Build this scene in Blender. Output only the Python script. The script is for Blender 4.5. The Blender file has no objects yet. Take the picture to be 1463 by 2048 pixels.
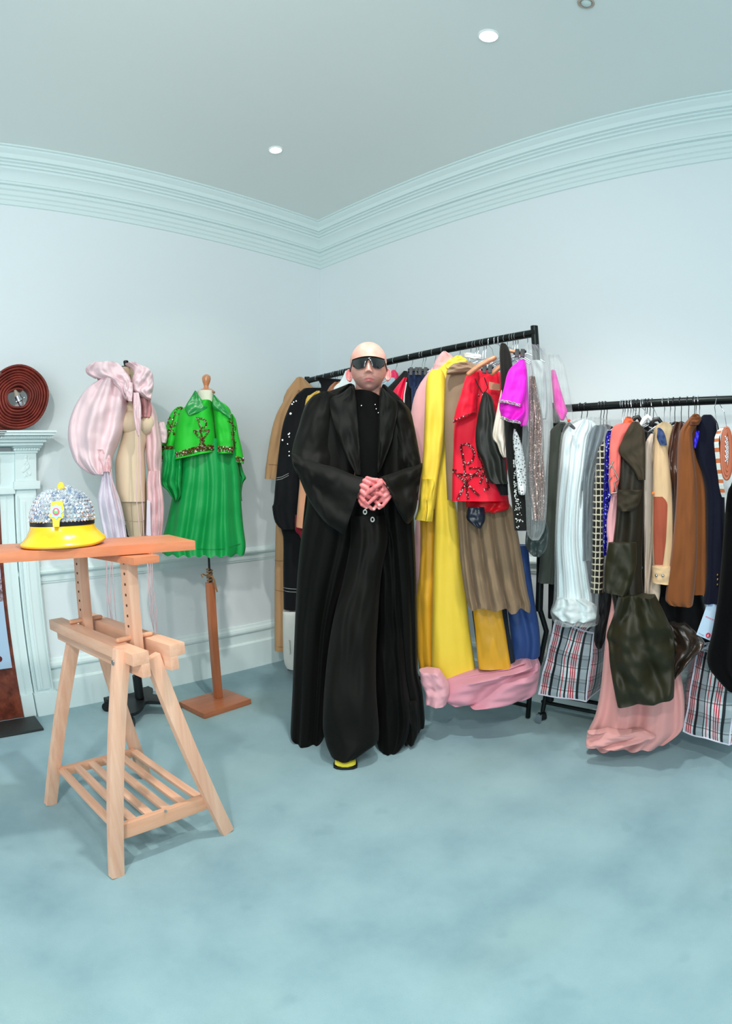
import bpy, bmesh, math, random
from mathutils import Vector, Matrix, noise
SC = bpy.context.scene
random.seed(7)
# ---------------------------------------------------------------- camera
# the photograph was taken with an equisolid fisheye lens; this is that lens, standing 1.22 m high
CAM_H, FOC = 1.22, 1172.38
PITCH, ROLL, YAW = -0.05036, -0.015697, 0.797045
RM = (Matrix.Rotation(-YAW, 3, 'Z') @ Matrix.Rotation(PITCH, 3, 'X')
      @ Matrix(((1, 0, 0), (0, 0, -1), (0, 1, 0))) @ Matrix.Rotation(ROLL, 3, 'Z'))
cd = bpy.data.cameras.new('camera')
cam = bpy.data.objects.new('camera', cd)
SC.collection.objects.link(cam)
SC.camera = cam
cd.type = 'PANO'
cd.panorama_type = 'FISHEYE_EQUISOLID'
cd.sensor_fit = 'HORIZONTAL'
cd.sensor_width = 24.0
cd.sensor_height = 24.0 * 2048 / 1463
cd.fisheye_lens = FOC * 24.0 / 1463
cd.fisheye_fov = math.pi
cam.matrix_world = Matrix.Translation((0, 0, CAM_H)) @ RM.to_4x4()
# ---------------------------------------------------------------- light
SC.view_settings.view_transform = 'Standard'
SC.view_settings.look = 'None'
SC.view_settings.gamma = 1
SC.view_settings.use_curve_mapping = False
SC.view_settings.exposure = -0.14
wd = bpy.data.worlds.new('world')
SC.world = wd
wd.use_nodes = True
wd.node_tree.nodes['Background'].inputs[0].default_value = (0.84, 0.94, 1.05, 1)
wd.node_tree.nodes['Background'].inputs[1].default_value = 0.52
SC.cycles.max_bounces = 8
SC.cycles.diffuse_bounces = 4
SC.cycles.transparent_max_bounces = 12
SC.cycles.caustics_reflective = False
SC.cycles.caustics_refractive = False
SC.cycles.sample_clamp_indirect = 4


def lamp(kind, loc, target, power, color=(1, 1, 1), **kw):
    d = bpy.data.lights.new('lamp', kind)
    d.energy = power
    d.color = color
    for k, v in kw.items():
        setattr(d, k, v)
    o = bpy.data.objects.new('lamp', d)
    SC.collection.objects.link(o)
    o.location = loc
    o.rotation_euler = (Vector(target) - Vector(loc)).to_track_quat('-Z', 'Y').to_euler()
    return o


CEIL = 3.14
# recessed ceiling lights of the room (the two in view have their own fittings below)
lamp('SPOT', (1.15, 0.93, CEIL - .03), (1.05, 1.1, 0), 150, (1, .98, .93), spot_size=2.0, spot_blend=.6, shadow_soft_size=.05)
lamp('SPOT', (1.72, 0.914, CEIL - .03), (1.62, 1.0, 0), 36, (1, .98, .93), spot_size=1.75, spot_blend=.6, shadow_soft_size=.04)
lamp('SPOT', (1.736, 2.37, CEIL - .03), (1.736, 2.37, 0), 16, (1, .98, .93), spot_size=1.7, spot_blend=.7, shadow_soft_size=.04)
lamp('SPOT', (.25, -1.0, CEIL - .03), (.5, .1, 0), 95, (1, .98, .93), spot_size=2.1, spot_blend=.7, shadow_soft_size=.06)
# photographer's light on a stand, left of the camera
lamp('SPOT', (-.56, .03, 2.3), (1.2, 2.35, .9), 108, (1, .97, .92), spot_size=2.3, spot_blend=.8, shadow_soft_size=.055)
# added area fill behind the camera, tipped up to brighten the ceiling
lamp('AREA', (-2.3, -1.7, 1.7), (1.3, 1.8, 3.3), 118, (.86, .97, 1), shape='RECTANGLE', size=2.6, size_y=2.2)

# ---------------------------------------------------------------- picture -> place


def ray(px, py):
    x, y = px - 731.5, py - 1024.0
    r = math.hypot(x, y) + 1e-9
    th = 2 * math.asin(r / 2 / FOC)
    s = math.sin(th) / r
    return RM @ Vector((x * s, -y * s, -math.cos(th)))


EYE = Vector((0, 0, CAM_H))


def fl(px, py, z=0.0):
    v = ray(px, py)
    return EYE + v * ((z - CAM_H) / v.z)


def ax(px, py, X):
    v = ray(px, py)
    return EYE + v * (X / v.x)


def ay(px, py, Y):
    v = ray(px, py)
    return EYE + v * (Y / v.y)


class Pl:
    """upright plane at distance d, turned towards the viewer at column pxc"""

    def __init__(s, d, pxc):
        v = ray(pxc, 960)
        s.n = Vector((v.x, v.y, 0)).normalized()
        s.d = d

    def p(s, px, py, off=0.0, near=0.0):
        v = ray(px, py)
        return EYE + v * ((s.d - near) / v.dot(s.n)) - s.n * off


# ---------------------------------------------------------------- materials


def lin(c):
    if isinstance(c, str):
        c = [int(c[i:i + 2], 16) / 255 for i in (0, 2, 4)]
    return tuple((x / 12.92 if x <= .04045 else ((x + .055) / 1.055) ** 2.4) for x in c) + (1,)


class NT:
    def __init__(s, name):
        s.m = bpy.data.materials.new(name)
        s.m.use_nodes = True
        s.t = s.m.node_tree
        s.b = s.t.nodes['Principled BSDF']

    def n(s, typ, **kw):
        o = s.t.nodes.new(typ)
        for k, v in kw.items():
            if k.startswith('i_'):
                key = k[2:]
                key = int(key) if key.isdigit() else key
                o.inputs[key].default_value = v
            else:
                setattr(o, k, v)
        return o

    def l(s, a, b):
        s.t.links.new(a, b)

    def coord(s, scale=(1, 1, 1), kind='Object'):
        tc = s.n('ShaderNodeTexCoord')
        mp = s.n('ShaderNodeMapping')
        mp.inputs['Scale'].default_value = scale
        s.l(tc.outputs[kind], mp.inputs[0])
        return mp.outputs[0]

    def noise(s, scale=10, detail=3, vec=None, rough=.5):
        o = s.n('ShaderNodeTexNoise')
        o.inputs['Scale'].default_value = scale
        o.inputs['Detail'].default_value = detail
        o.inputs['Roughness'].default_value = rough
        if vec is not None:
            s.l(vec, o.inputs['Vector'])
        return o.outputs['Fac']

    def ramp(s, fac, stops, interp='LINEAR'):
        o = s.n('ShaderNodeValToRGB')
        o.color_ramp.interpolation = interp
        e = o.color_ramp.elements
        while len(e) < len(stops):
            e.new(.5)
        for i, (p, c) in enumerate(stops):
            e[i].position = p
            e[i].color = c if len(c) == 4 else lin(c)
        s.l(fac, o.inputs[0])
        return o.outputs[0]

    def math(s, op, a, b=None):
        o = s.n('ShaderNodeMath', operation=op)
        for i, x in enumerate((a, b)):
            if x is None:
                continue
            if isinstance(x, (int, float)):
                o.inputs[i].default_value = x
            else:
                s.l(x, o.inputs[i])
        return o.outputs[0]

    def mix(s, fac, a, b):
        o = s.n('ShaderNodeMix', data_type='RGBA')
        for sock, x in ((o.inputs[0], fac), (o.inputs[6], a), (o.inputs[7], b)):
            if isinstance(x, (int, float)):
                sock.default_value = x
            elif isinstance(x, (tuple, list)):
                sock.default_value = x
            else:
                s.l(x, sock)
        return o.outputs[2]

    def bump(s, h, strength=.3, dist=.01):
        o = s.n('ShaderNodeBump')
        o.inputs['Strength'].default_value = strength
        o.inputs['Distance'].default_value = dist
        s.l(h, o.inputs['Height'])
        s.l(o.outputs[0], s.b.inputs['Normal'])

    def set(s, **kw):
        for k, v in kw.items():
            s.b.inputs[k.replace('_', ' ')].default_value = v
        return s


MC = {}


def cloth(c, rough=.85, sheen=.15, crumple=.25, weave=True, spec=.25, var=.12):
    key = ('cloth', c, rough, sheen, crumple, spec)
    if key in MC:
        return MC[key]
    t = NT('cloth_' + c)
    vec = t.coord()
    L = lin(c)
    dk = tuple(x * (1 - var) for x in L[:3]) + (1,)
    lt = tuple(min(1, x * (1 + var)) for x in L[:3]) + (1,)
    f = t.noise(7, 4, vec)
    t.l(t.mix(f, dk, lt), t.b.inputs['Base Color'])
    t.set(Roughness=rough)
    t.b.inputs['Specular IOR Level'].default_value = spec
    t.b.inputs['Sheen Weight'].default_value = sheen * .4
    h = t.math('ADD', t.noise(9, 2, vec), t.math('MULTIPLY', t.noise(420, 1, vec), .05))
    t.bump(h, crumple, .012)
    MC[key] = t.m
    return t.m


def satin(c, rough=.38, spec=.5, crumple=.35):
    return cloth(c, rough, .05, crumple, spec=spec, var=.05)


def solid(c, rough=.5, metal=0.0, spec=.5, bump=0, bscale=60, coat=0):
    key = ('solid', c, rough, metal, spec, bump, coat)
    if key in MC:
        return MC[key]
    t = NT('m_' + c)
    vec = t.coord()
    L = lin(c)
    f = t.noise(25, 2, vec)
    t.l(t.mix(f, tuple(x * .94 for x in L[:3]) + (1,), tuple(min(1, x * 1.05) for x in L[:3]) + (1,)), t.b.inputs['Base Color'])
    t.set(Roughness=rough, Metallic=metal)
    t.b.inputs['Specular IOR Level'].default_value = spec
    t.b.inputs['Coat Weight'].default_value = coat
    if bump:
        t.bump(t.noise(bscale, 3, vec), bump, .01)
    MC[key] = t.m
    return t.m


def wood(c1, c2, rough=.4, axis=0, fine=1.0):
    key = ('wood', c1, c2, axis, rough)
    if key in MC:
        return MC[key]
    t = NT('wood_' + c1)
    sc = [38 * fine, 38 * fine, 38 * fine]
    sc[axis] = 2.2
    vec = t.coord(tuple(sc))
    f = t.noise(1.0, 4, vec, .6)
    t.l(t.ramp(f, [(.3, c1), (.7, c2)]), t.b.inputs['Base Color'])
    t.set(Roughness=rough)
    t.bump(f, .06, .004)
    MC[key] = t.m
    return t.m


# ---------------------------------------------------------------- objects
def tag(o, label=None, cat=None, group=None, kind=None):
    if label:
        o['label'] = label
    if cat:
        o['category'] = cat
    if group:
        o['group'] = group
    if kind:
        o['kind'] = kind
    return o


def root_of(o):
    while o.parent:
        o = o.parent
    return o


def mk(name, verts, faces, mat, parent=None, smooth=True, uv=None, auto=None):
    """one mesh object; verts are given in room coordinates"""
    vs = [Vector(v) for v in verts]
    if parent is None:
        xs = [v.x for v in vs]; ys = [v.y for v in vs]; zs = [v.z for v in vs]
        org = Vector(((min(xs) + max(xs)) / 2, (min(ys) + max(ys)) / 2, min(zs)))
    else:
        org = root_of(parent).location.copy()
    me = bpy.data.meshes.new(name)
    me.from_pydata([tuple(v - org) for v in vs], [], faces)
    me.update()
    if uv:
        l = me.uv_layers.new(name='uv')
        for i, lp in enumerate(me.loops):
            l.data[i].uv = uv[lp.vertex_index]
    o = bpy.data.objects.new(name, me)
    SC.collection.objects.link(o)
    if isinstance(mat, (list, tuple)):
        for m in mat:
            me.materials.append(m)
    elif mat:
        me.materials.append(mat)
    if smooth:
        for p in me.polygons:
            p.use_smooth = True
        if auto:
            me.set_sharp_from_angle(angle=math.radians(auto))
    if parent is None:
        o.location = org
    else:
        o.parent = parent
    return o


def thing(name, label, cat, loc, group=None):
    o = bpy.data.objects.new(name, None)
    SC.collection.objects.link(o)
    o.location = loc
    o.empty_display_size = .05
    return tag(o, label, cat, group)


class MB:
    """gathers shapes into one mesh"""

    def __init__(s):
        s.v, s.f, s.mi = [], [], []
        s.cur = 0

    def add(s, vs, fs):
        b = len(s.v)
        s.v += [Vector(v) for v in vs]
        s.f += [tuple(i + b for i in f) for f in fs]
        s.mi += [s.cur] * len(fs)
        return s

    def box(s, lo, hi, bev=0.0, fr=None):
        x0, y0, z0 = lo
        x1, y1, z1 = hi
        bm = bmesh.new()
        vs = [bm.verts.new(p) for p in ((x0, y0, z0), (x1, y0, z0), (x1, y1, z0), (x0, y1, z0), (x0, y0, z1), (x1, y0, z1), (x1, y1, z1), (x0, y1, z1))]
        for f in ((3, 2, 1, 0), (4, 5, 6, 7), (0, 1, 5, 4), (1, 2, 6, 5), (2, 3, 7, 6), (3, 0, 4, 7)):
            bm.faces.new([vs[i] for i in f])
        if bev:
            bmesh.ops.bevel(bm, geom=list(bm.edges), offset=bev, segments=2, affect='EDGES', profile=.7)
        bm.verts.index_update()
        pts = [v.co.copy() for v in bm.verts]
        if fr:
            pts = [fr(p) for p in pts]
        s.add(pts, [[v.index for v in f.verts] for f in bm.faces])
        bm.free()
        return s

    def bar(s, a, b, w, t, up=(0, 0, 1), bev=.002):
        """board from a to b: width w across, thickness t along the third axis"""
        a, b = Vector(a), Vector(b)
        d = (b - a)
        L = d.length
        d.normalize()
        up = Vector(up)
        sd = d.cross(up).normalized()
        u2 = sd.cross(d).normalized()
        return s.box((-w / 2, 0, -t / 2), (w / 2, L, t / 2), bev, lambda p: a + sd * p.x + d * p.y + u2 * p.z)

    def tube(s, path, r, n=10, cap=True, closed=False):
        path = [Vector(p) for p in path]
        m = len(path)
        rr = r if isinstance(r, (list, tuple)) else [r] * m
        vs, fs = [], []
        prev = None
        for i, p in enumerate(path):
            if closed:
                d = path[(i + 1) % m] - path[i - 1]
            else:
                d = path[min(i + 1, m - 1)] - path[max(i - 1, 0)]
            d.normalize()
            if prev is None:
                a = d.orthogonal().normalized()
            else:
                a = (prev - d * prev.dot(d))
                a = a.normalized() if a.length > 1e-6 else d.orthogonal().normalized()
            prev = a
            c = d.cross(a)
            for k in range(n):
                t = 2 * math.pi * k / n
                vs.append(p + (a * math.cos(t) + c * math.sin(t)) * rr[i])
        for i in range(m if closed else m - 1):
            j = (i + 1) % m
            for k in range(n):
                k2 = (k + 1) % n
                fs.append((i * n + k, i * n + k2, j * n + k2, j * n + k))
        if cap and not closed:
            fs.append(tuple(reversed(range(n))))
            fs.append(tuple((m - 1) * n + k for k in range(n)))
        return s.add(vs, fs)

    def caps(s, path, rr, n=10):
        """tube with rounded ends"""
        path = [Vector(p) for p in path]
        rr = list(rr) if isinstance(rr, (list, tuple)) else [rr] * len(path)
        d0 = (path[0] - path[1]).normalized()
        d1 = (path[-1] - path[-2]).normalized()
        P, R = [], []
        for t in (80, 55, 30):
            P.append(path[0] + d0 * rr[0] * math.sin(math.radians(t)))
            R.append(rr[0] * math.cos(math.radians(t)))
        P += path
        R += rr
        for t in (30, 55, 80):
            P.append(path[-1] + d1 * rr[-1] * math.sin(math.radians(t)))
            R.append(rr[-1] * math.cos(math.radians(t)))
        return s.tube(P, R, n)

    def lathe(s, prof, c, n=32, sx=1, sy=1, rot=0, fr=None):
        c = Vector(c)
        vs, fs = [], []
        for r, z in prof:
            for k in range(n):
                t = 2 * math.pi * k / n
                x, y = math.cos(t) * r * sx, math.sin(t) * r * sy
                p = Vector((x * math.cos(rot) - y * math.sin(rot), x * math.sin(rot) + y * math.cos(rot), z))
                vs.append(fr(p) if fr else c + p)
        m = len(prof)
        for i in range(m - 1):
            for k in range(n):
                k2 = (k + 1) % n
                fs.append((i * n + k, i * n + k2, (i + 1) * n + k2, (i + 1) * n + k))
        fs.append(tuple(reversed(range(n))))
        fs.append(tuple((m - 1) * n + k for k in range(n)))
        return s.add(vs, fs)

    def ball(s, c, r, n=8, sc=(1, 1, 1), R=None):
        c = Vector(c)
        vs, fs = [], []
        m = max(4, n // 2 + 1)
        for i in range(m + 1):
            a = math.pi * i / m
            for k in range(n):
                t = 2 * math.pi * k / n
                p = Vector((math.sin(a) * math.cos(t) * sc[0], math.sin(a) * math.sin(t) * sc[1], math.cos(a) * sc[2])) * r
                vs.append(c + (R @ p if R else p))
        for i in range(m):
            for k in range(n):
                k2 = (k + 1) % n
                fs.append((i * n + k, (i + 1) * n + k, (i + 1) * n + k2, i * n + k2))
        return s.add(vs, fs)

    def gem(s, c, r, nrm, flat=.6):
        nrm = Vector(nrm).normalized()
        a = nrm.orthogonal().normalized()
        b = nrm.cross(a)
        c = Vector(c)
        vs = [c + (a * math.cos(t) + b * math.sin(t)) * r for t in [i * math.pi / 3 for i in range(6)]]
        vs2 = [c + nrm * r * flat + (a * math.cos(t) + b * math.sin(t)) * r * .5 for t in [i * math.pi / 3 + .5 for i in range(6)]]
        fs = [(5, 4, 3, 2, 1, 0), (6, 7, 8, 9, 10, 11)] + [(i, (i + 1) % 6, 6 + (i + 1) % 6, 6 + i) for i in range(6)]
        return s.add(vs + vs2, fs)

    def out(s, name, mat, parent=None, smooth=True, auto=35):
        o = mk(name, s.v, s.f, mat, parent, smooth, auto=auto)
        if isinstance(mat, (list, tuple)):
            for i, p in enumerate(o.data.polygons):
                p.material_index = s.mi[i]
        return o


def cr(p0, p1, p2, p3, t):
    return .5 * ((2 * p1) + (-p0 + p2) * t + (2 * p0 - 5 * p1 + 4 * p2 - p3) * t * t + (-p0 + 3 * p1 - 3 * p2 + p3) * t ** 3)


class Sheet:
    """a piece of cloth: closed, puffed shell between a left and a right outline.
    rows: (y, xl, xr) or (xl, yl, xr, yr); rows run from the top to the hem"""

    def __init__(s, rows, pl, T=.03, back=.8, folds=(), a0=.3, crump=.004, nu=30, nv=40, lean=None, sharp=False, prof=.5, seed=0, hem=0.0, hemk=3, ex=3.0):
        s.ex = ex
        R = []
        for r in rows:
            R.append((r[1], r[0], r[2], r[0]) if len(r) == 3 else tuple(r))
        s.R, s.pl, s.T, s.back, s.folds, s.a0, s.crump, s.nu, s.nv = R, pl, T, back, folds, a0, crump, nu, nv
        s.lean, s.sharp, s.prof, s.seed, s.hem, s.hemk = lean, sharp, prof, seed, hem, hemk
        # parametrise rows by their mean y
        ys = [(r[1] + r[3]) / 2 for r in R]
        tot = sum(math.hypot(ys[i + 1] - ys[i], .3 * (R[i + 1][0] - R[i][0])) + .01 for i in range(len(R) - 1))
        acc = [0]
        for i in range(len(R) - 1):
            acc.append(acc[-1] + (math.hypot(ys[i + 1] - ys[i], .3 * (R[i + 1][0] - R[i][0])) + .01) / tot)
        s.vp = acc

    def row(s, v):
        v = min(max(v, 0), 1)
        i = 0
        while i < len(s.vp) - 2 and v > s.vp[i + 1]:
            i += 1
        t = (v - s.vp[i]) / max(1e-9, s.vp[i + 1] - s.vp[i])
        R = s.R
        if s.sharp:
            return [R[i][k] * (1 - t) + R[i + 1][k] * t for k in range(4)]
        a, d = R[max(i - 1, 0)], R[min(i + 2, len(R) - 1)]
        o = []
        for k in range(4):
            m = cr(a[k], R[i][k], R[i + 1][k], d[k], t)
            lo, hi = min(R[i][k], R[i + 1][k]), max(R[i][k], R[i + 1][k])
            pad = .08 * (hi - lo) + 1
            o.append(min(max(m, lo - pad), hi + pad))
        return o

    def disp(s, u, v):
        e = max(0, 1 - abs(2 * u - 1) ** s.ex) ** s.prof
        f = 0
        for fo in s.folds:
            k, amp, ph = fo[:3]
            sk = fo[3] if len(fo) > 3 else 0
            w = 2 * math.pi * (k * u + ph + sk * v) + 1.3 * noise.noise(Vector((u * 3, v * 2, s.seed + ph)))
            f += amp * (math.sin(w) + .22 * math.sin(2 * w + 1)) * (s.a0 + (1 - s.a0) * v)
        f += s.crump * noise.noise(Vector((u * 3 + s.seed, v * 5, s.seed * 1.7))) * 2
        f += s.crump * noise.noise(Vector((u * 7 + s.seed, v * 10, s.seed * 2.7))) * .55
        ln = 0
        if s.lean:
            q = v * (len(s.lean) - 1)
            i = min(int(q), len(s.lean) - 2)
            ln = s.lean[i] * (1 - (q - i)) + s.lean[i + 1] * (q - i)
        return s.T * e + f * min(1, e * 1.6), ln, e, f

    def xy(s, u, v):
        r = s.row(v)
        x = r[0] * (1 - u) + r[2] * u
        y = r[1] * (1 - u) + r[3] * u
        if s.hem:
            y += s.hem * math.sin(2 * math.pi * s.hemk * u + s.seed) * v ** 5
        return x, y

    def at(s, u, v, off=0.0):
        x, y = s.xy(u, v)
        d, ln, e, f = s.disp(u, v)
        return s.pl.p(x, y, d + off, ln)

    def find(s, px, py):
        best = None
        for i in range(101):
            v = i / 100
            r = s.row(v)
            if abs(r[2] - r[0]) < 1e-6:
                continue
            u = min(max((px - r[0]) / (r[2] - r[0]), 0), 1)
            y = r[1] * (1 - u) + r[3] * u
            q = abs(y - py)
            if best is None or q < best[0]:
                best = (q, u, v)
        return best[1], best[2]

    def pt(s, px, py, off=.003):
        """point on the front of the cloth seen at a picture position"""
        u, v = s.find(px, py)
        d, ln, e, f = s.disp(u, v)
        return s.pl.p(px, py, d + off, ln)

    def build(s, name, mat, parent=None):
        nu, nv = s.nu, s.nv
        vs, uv = [], []
        p0 = None
        for side in (0, 1):
            for j in range(nv + 1):
                v = j / nv
                for i in range(nu + 1):
                    # denser columns towards the outline
                    u = i / nu
                    u = .5 - .5 * math.cos(math.pi * u) if s.prof < .9 else u
                    u = .35 * (i / nu) + .65 * u
                    x, y = s.xy(u, v)
                    d, ln, e, f = s.disp(u, v)
                    off = d if side == 0 else -s.T * s.back * e + f * min(1, e) * .9 - .003
                    p = s.pl.p(x, y, off, ln)
                    vs.append(p)
                    q = s.pl.p(x, y, 0)
                    tdir = Vector((-s.pl.n.y, s.pl.n.x, 0))
                    uv.append((q.dot(tdir), q.z))
        fs = []
        W = nu + 1
        B = (nv + 1) * W
        for j in range(nv):
            for i in range(nu):
                a = j * W + i
                fs.append((a, a + W, a + W + 1, a + 1))
                b = B + a
                fs.append((b, b + 1, b + W + 1, b + W))
        for j in range(nv):
            a = j * W
            fs.append((a, B + a, B + a + W, a + W))
            a = j * W + nu
            fs.append((a, a + W, B + a + W, B + a))
        for i in range(nu):
            fs.append((i, i + 1, B + i + 1, B + i))
            a = nv * W + i
            fs.append((a, B + a, B + a + 1, a + 1))
        return mk(name, vs, fs, mat, parent, True, uv=uv, auto=60)


def beads(name, lines, surf, mat, parent, r=.0035, step=.006, jit=.3, rows=1, off=.003):
    """chains of small faceted stones laid on a cloth along picture-space strokes"""
    m = MB()
    rnd = random.Random(len(lines) * 7 + 3)
    for ln in lines:
        pts = []
        for (ax_, ay_), (bx_, by_) in zip(ln[:-1], ln[1:]):
            k_ = max(1, int(math.hypot(bx_ - ax_, by_ - ay_) / 2.5))
            pts += [surf.pt(ax_ + (bx_ - ax_) * i / k_, ay_ + (by_ - ay_) * i / k_, off) for i in range(k_)]
        pts.append(surf.pt(*ln[-1], off))
        for a, b in zip(pts[:-1], pts[1:]):
            L = (b - a).length
            n = max(1, int(L / step))
            d = (b - a)
            sd = d.cross(surf.pl.n)
            sd = sd.normalized() if sd.length > 1e-6 else Vector((0, 0, 1))
            for i in range(n):
                for k in range(rows):
                    c = a + d * ((i + .5) / n) + sd * ((k - (rows - 1) / 2) * r * 1.8)
                    c += Vector((rnd.uniform(-1, 1), rnd.uniform(-1, 1), rnd.uniform(-1, 1))) * r * jit
                    m.cur = 1 if (isinstance(mat, (list, tuple)) and rnd.random() < .22) else 0
                    m.gem(c, r * rnd.uniform(.8, 1.2), -surf.pl.n + Vector((rnd.uniform(-.6, .6), rnd.uniform(-.6, .6), rnd.uniform(-.6, .6))), .8)
    return m.out(name, mat, parent, smooth=False)


def spots(name, pts, surf, mat, parent, r=.006, off=.004):
    m = MB()
    for x, y in pts:
        m.gem(surf.pt(x, y, off), r, -surf.pl.n, .8)
    return m.out(name, mat, parent, smooth=False)


def seam(name, lines, surf, mat, parent, r=.0015, off=.001):
    for ln in lines:
        m = MB()
        pts = []
        for (x0, y0), (x1, y1) in zip(ln[:-1], ln[1:]):
            for i in range(6):
                t = i / 6
                pts.append(surf.pt(x0 + (x1 - x0) * t, y0 + (y1 - y0) * t, off))
        pts.append(surf.pt(*ln[-1], off))
        m.tube(pts, r, 5)
        m.out(name, mat, parent)


# shared finishes
M_STEEL = solid('c8ccd0', .22, 1)
M_BLACK = solid('14181a', .42, .2)
M_BLACKM = solid('1a201f', .35, .6)
M_GEM = solid('e8f0ff', .08, .85)
M_REDGEM = solid('5a1410', .2, .6)
M_WHITEP = solid('dfeceb', .45, 0, .4)
# ================================================================ the room
WY, WX = 3.172, 2.794          # left wall plane y=WY, right wall plane x=WX; they meet in the corner
X0, Y0 = -3.4, -3.6            # how far the room is built towards and past the photographer


def wallmat(name, c):
    t = NT(name)
    vec = t.coord()
    L = lin(c)
    t.l(t.mix(t.noise(1.3, 3, vec), tuple(x * .97 for x in L[:3]) + (1,), L), t.b.inputs['Base Color'])
    t.set(Roughness=.75)
    t.bump(t.noise(90, 3, vec), .03, .003)
    return t.m


M_WALL = wallmat('wall_paint', 'e9f1f3')
M_CEIL = wallmat('ceiling_paint', 'ebf1ee')
M_TRIM = wallmat('trim_paint', 'e2f1f0')


def carpet():
    t = NT('carpet')
    vec = t.coord()
    big = t.noise(1.1, 3, vec, .55)
    mid = t.noise(4.5, 4, vec, .6)
    fine = t.noise(700, 2, vec)
    f = t.math('ADD', t.math('MULTIPLY', big, .6), t.math('MULTIPLY', mid, .4))
    a = t.ramp(f, [(.32, '7d9da7'), (.5, '90b0b7'), (.68, '9dbcc1')])
    gr = t.ramp(t.noise(.8, 2, t.coord((1, 1.4, 1))), [(.55, '000000'), (.75, 'ffffff')])
    b = t.mix(t.math('MULTIPLY', gr, .25), a, lin('9aab8c'))
    s1 = t.ramp(t.noise(7, 2, vec), [(.66, '000000'), (.74, 'ffffff')])
    cc = t.mix(t.math('MULTIPLY', s1, .16), b, lin('5a7c8a'))
    t.l(t.mix(t.math('MULTIPLY', fine, .15), cc, lin('5f8490')), t.b.inputs['Base Color'])
    t.set(Roughness=.97)
    t.b.inputs['Specular IOR Level'].default_value = .1
    t.b.inputs['Sheen Weight'].default_value = .25
    t.bump(t.math('ADD', t.noise(500, 2, vec), t.math('MULTIPLY', t.noise(30, 3, vec), 1.0)), .35, .006)
    return t.m


def slab(name, lo, hi, m):
    return tag(MB().box(lo, hi).out(name, m, smooth=False), kind='structure')


slab('floor', (X0, Y0, -.05), (WX + .1, WY + .1, 0), carpet())
slab('ceiling', (X0, Y0, CEIL), (WX + .1, WY + .1, CEIL + .05), M_CEIL)
slab('wall_left', (X0, WY, 0), (WX + .1, WY + .1, CEIL), M_WALL)
slab('wall_right', (WX, Y0, 0), (WX + .1, WY, CEIL), M_WALL)


def profile_run(name, prof, m=M_TRIM, xa=X0, ya=Y0, which='both'):
    """moulding swept along both walls with a mitre in the corner. prof: (distance from wall, z)"""
    vs, fs = [], []
    n = len(prof)
    st = []
    if which in ('both', 'left'):
        st.append('l')
    st.append('c')
    if which in ('both', 'right'):
        st.append('r')
    for s_ in st:
        for d, z in prof:
            if s_ == 'l':
                vs.append((xa, WY - d, z))
            elif s_ == 'c':
                vs.append((WX - d, WY - d, z))
            else:
                vs.append((WX - d, ya, z))
    for i in range(len(st) - 1):
        for k in range(n - 1):
            a = i * n + k
            fs.append((a, a + 1, a + n + 1, a + n))
    if which == 'right':
        fs = [tuple(reversed(f)) for f in fs]
    o = mk(name, vs, fs, m, None, True, auto=22)
    return tag(o, kind='structure')


def arc(c, r, a0, a1, n=6):
    return [(c[0] + r * math.cos(math.radians(a0 + (a1 - a0) * i / n)), c[1] + r * math.sin(math.radians(a0 + (a1 - a0) * i / n))) for i in range(n + 1)]


cor = [(0, 2.845), (.010, 2.848), (.012, 2.872), (.020, 2.878), (.024, 2.895), (.034, 2.902), (.038, 2.925), (.05, 2.932), (.052, 2.952), (.072, 2.953), (.073, 2.968)]
cor += arc((.15, 2.965), .072, 178, 118, 8)
cor += [(.118, 3.042), (.132, 3.044), (.134, 3.056), (.15, 3.06), (.152, 3.068), (.17, 3.069), (.172, 3.098), (.185, 3.108), (.196, 3.118), (.197, 3.128), (.21, 3.13), (.21, 3.145)]
profile_run('trim_1', cor)
profile_run('trim_2', [(0, .722), (.006, .723), (.008, .732), (.012, .736), (.012, .765), (.018, .770), (.026, .772), (.034, .78), (.036, .79), (.03, .798), (.018, .802), (.010, .808), (0, .812)])
profile_run('baseboard_left', [(0, .30), (.008, .298), (.012, .285), (.022, .276), (.026, .262), (.024, .250), (.010, .246), (.008, .240), (.012, .236), (.012, .183), (.020, .180), (.026, .172), (.027, 0)], which='left')
profile_run('baseboard_right', [(0, .30), (.008, .298), (.012, .285), (.022, .276), (.026, .262), (.024, .250), (.010, .246), (.008, .240), (.012, .236), (.012, .183), (.020, .180), (.026, .172), (.027, 0)], which='right')


# ---------------------------------------------------------------- ceiling fittings
def downlight(px, py, label, on=True, r=.042):
    c = fl(px, py, CEIL)
    t = thing('ceiling_light', label, 'ceiling light', c, 'recessed ceiling lights')
    m = MB().lathe([(r * .72, .0), (r * .74, -.006), (r * .86, -.008), (r, -.004), (r, .0)], c, 32)
    m.out('trim_ring', solid('f4f8f8', .4), t)
    em = bpy.data.materials.new('lamp_glow')
    em.use_nodes = True
    b = em.node_tree.nodes['Principled BSDF']
    b.inputs['Emission Color'].default_value = (1, .98, .95, 1)
    b.inputs['Emission Strength'].default_value = on
    MB().lathe([(.0, -.002), (r * .45, -.0035), (r * .7, -.007), (r * .71, -.009), (0.001, -.0095)], c, 28).out('bulb', em, t)
    return t


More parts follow.
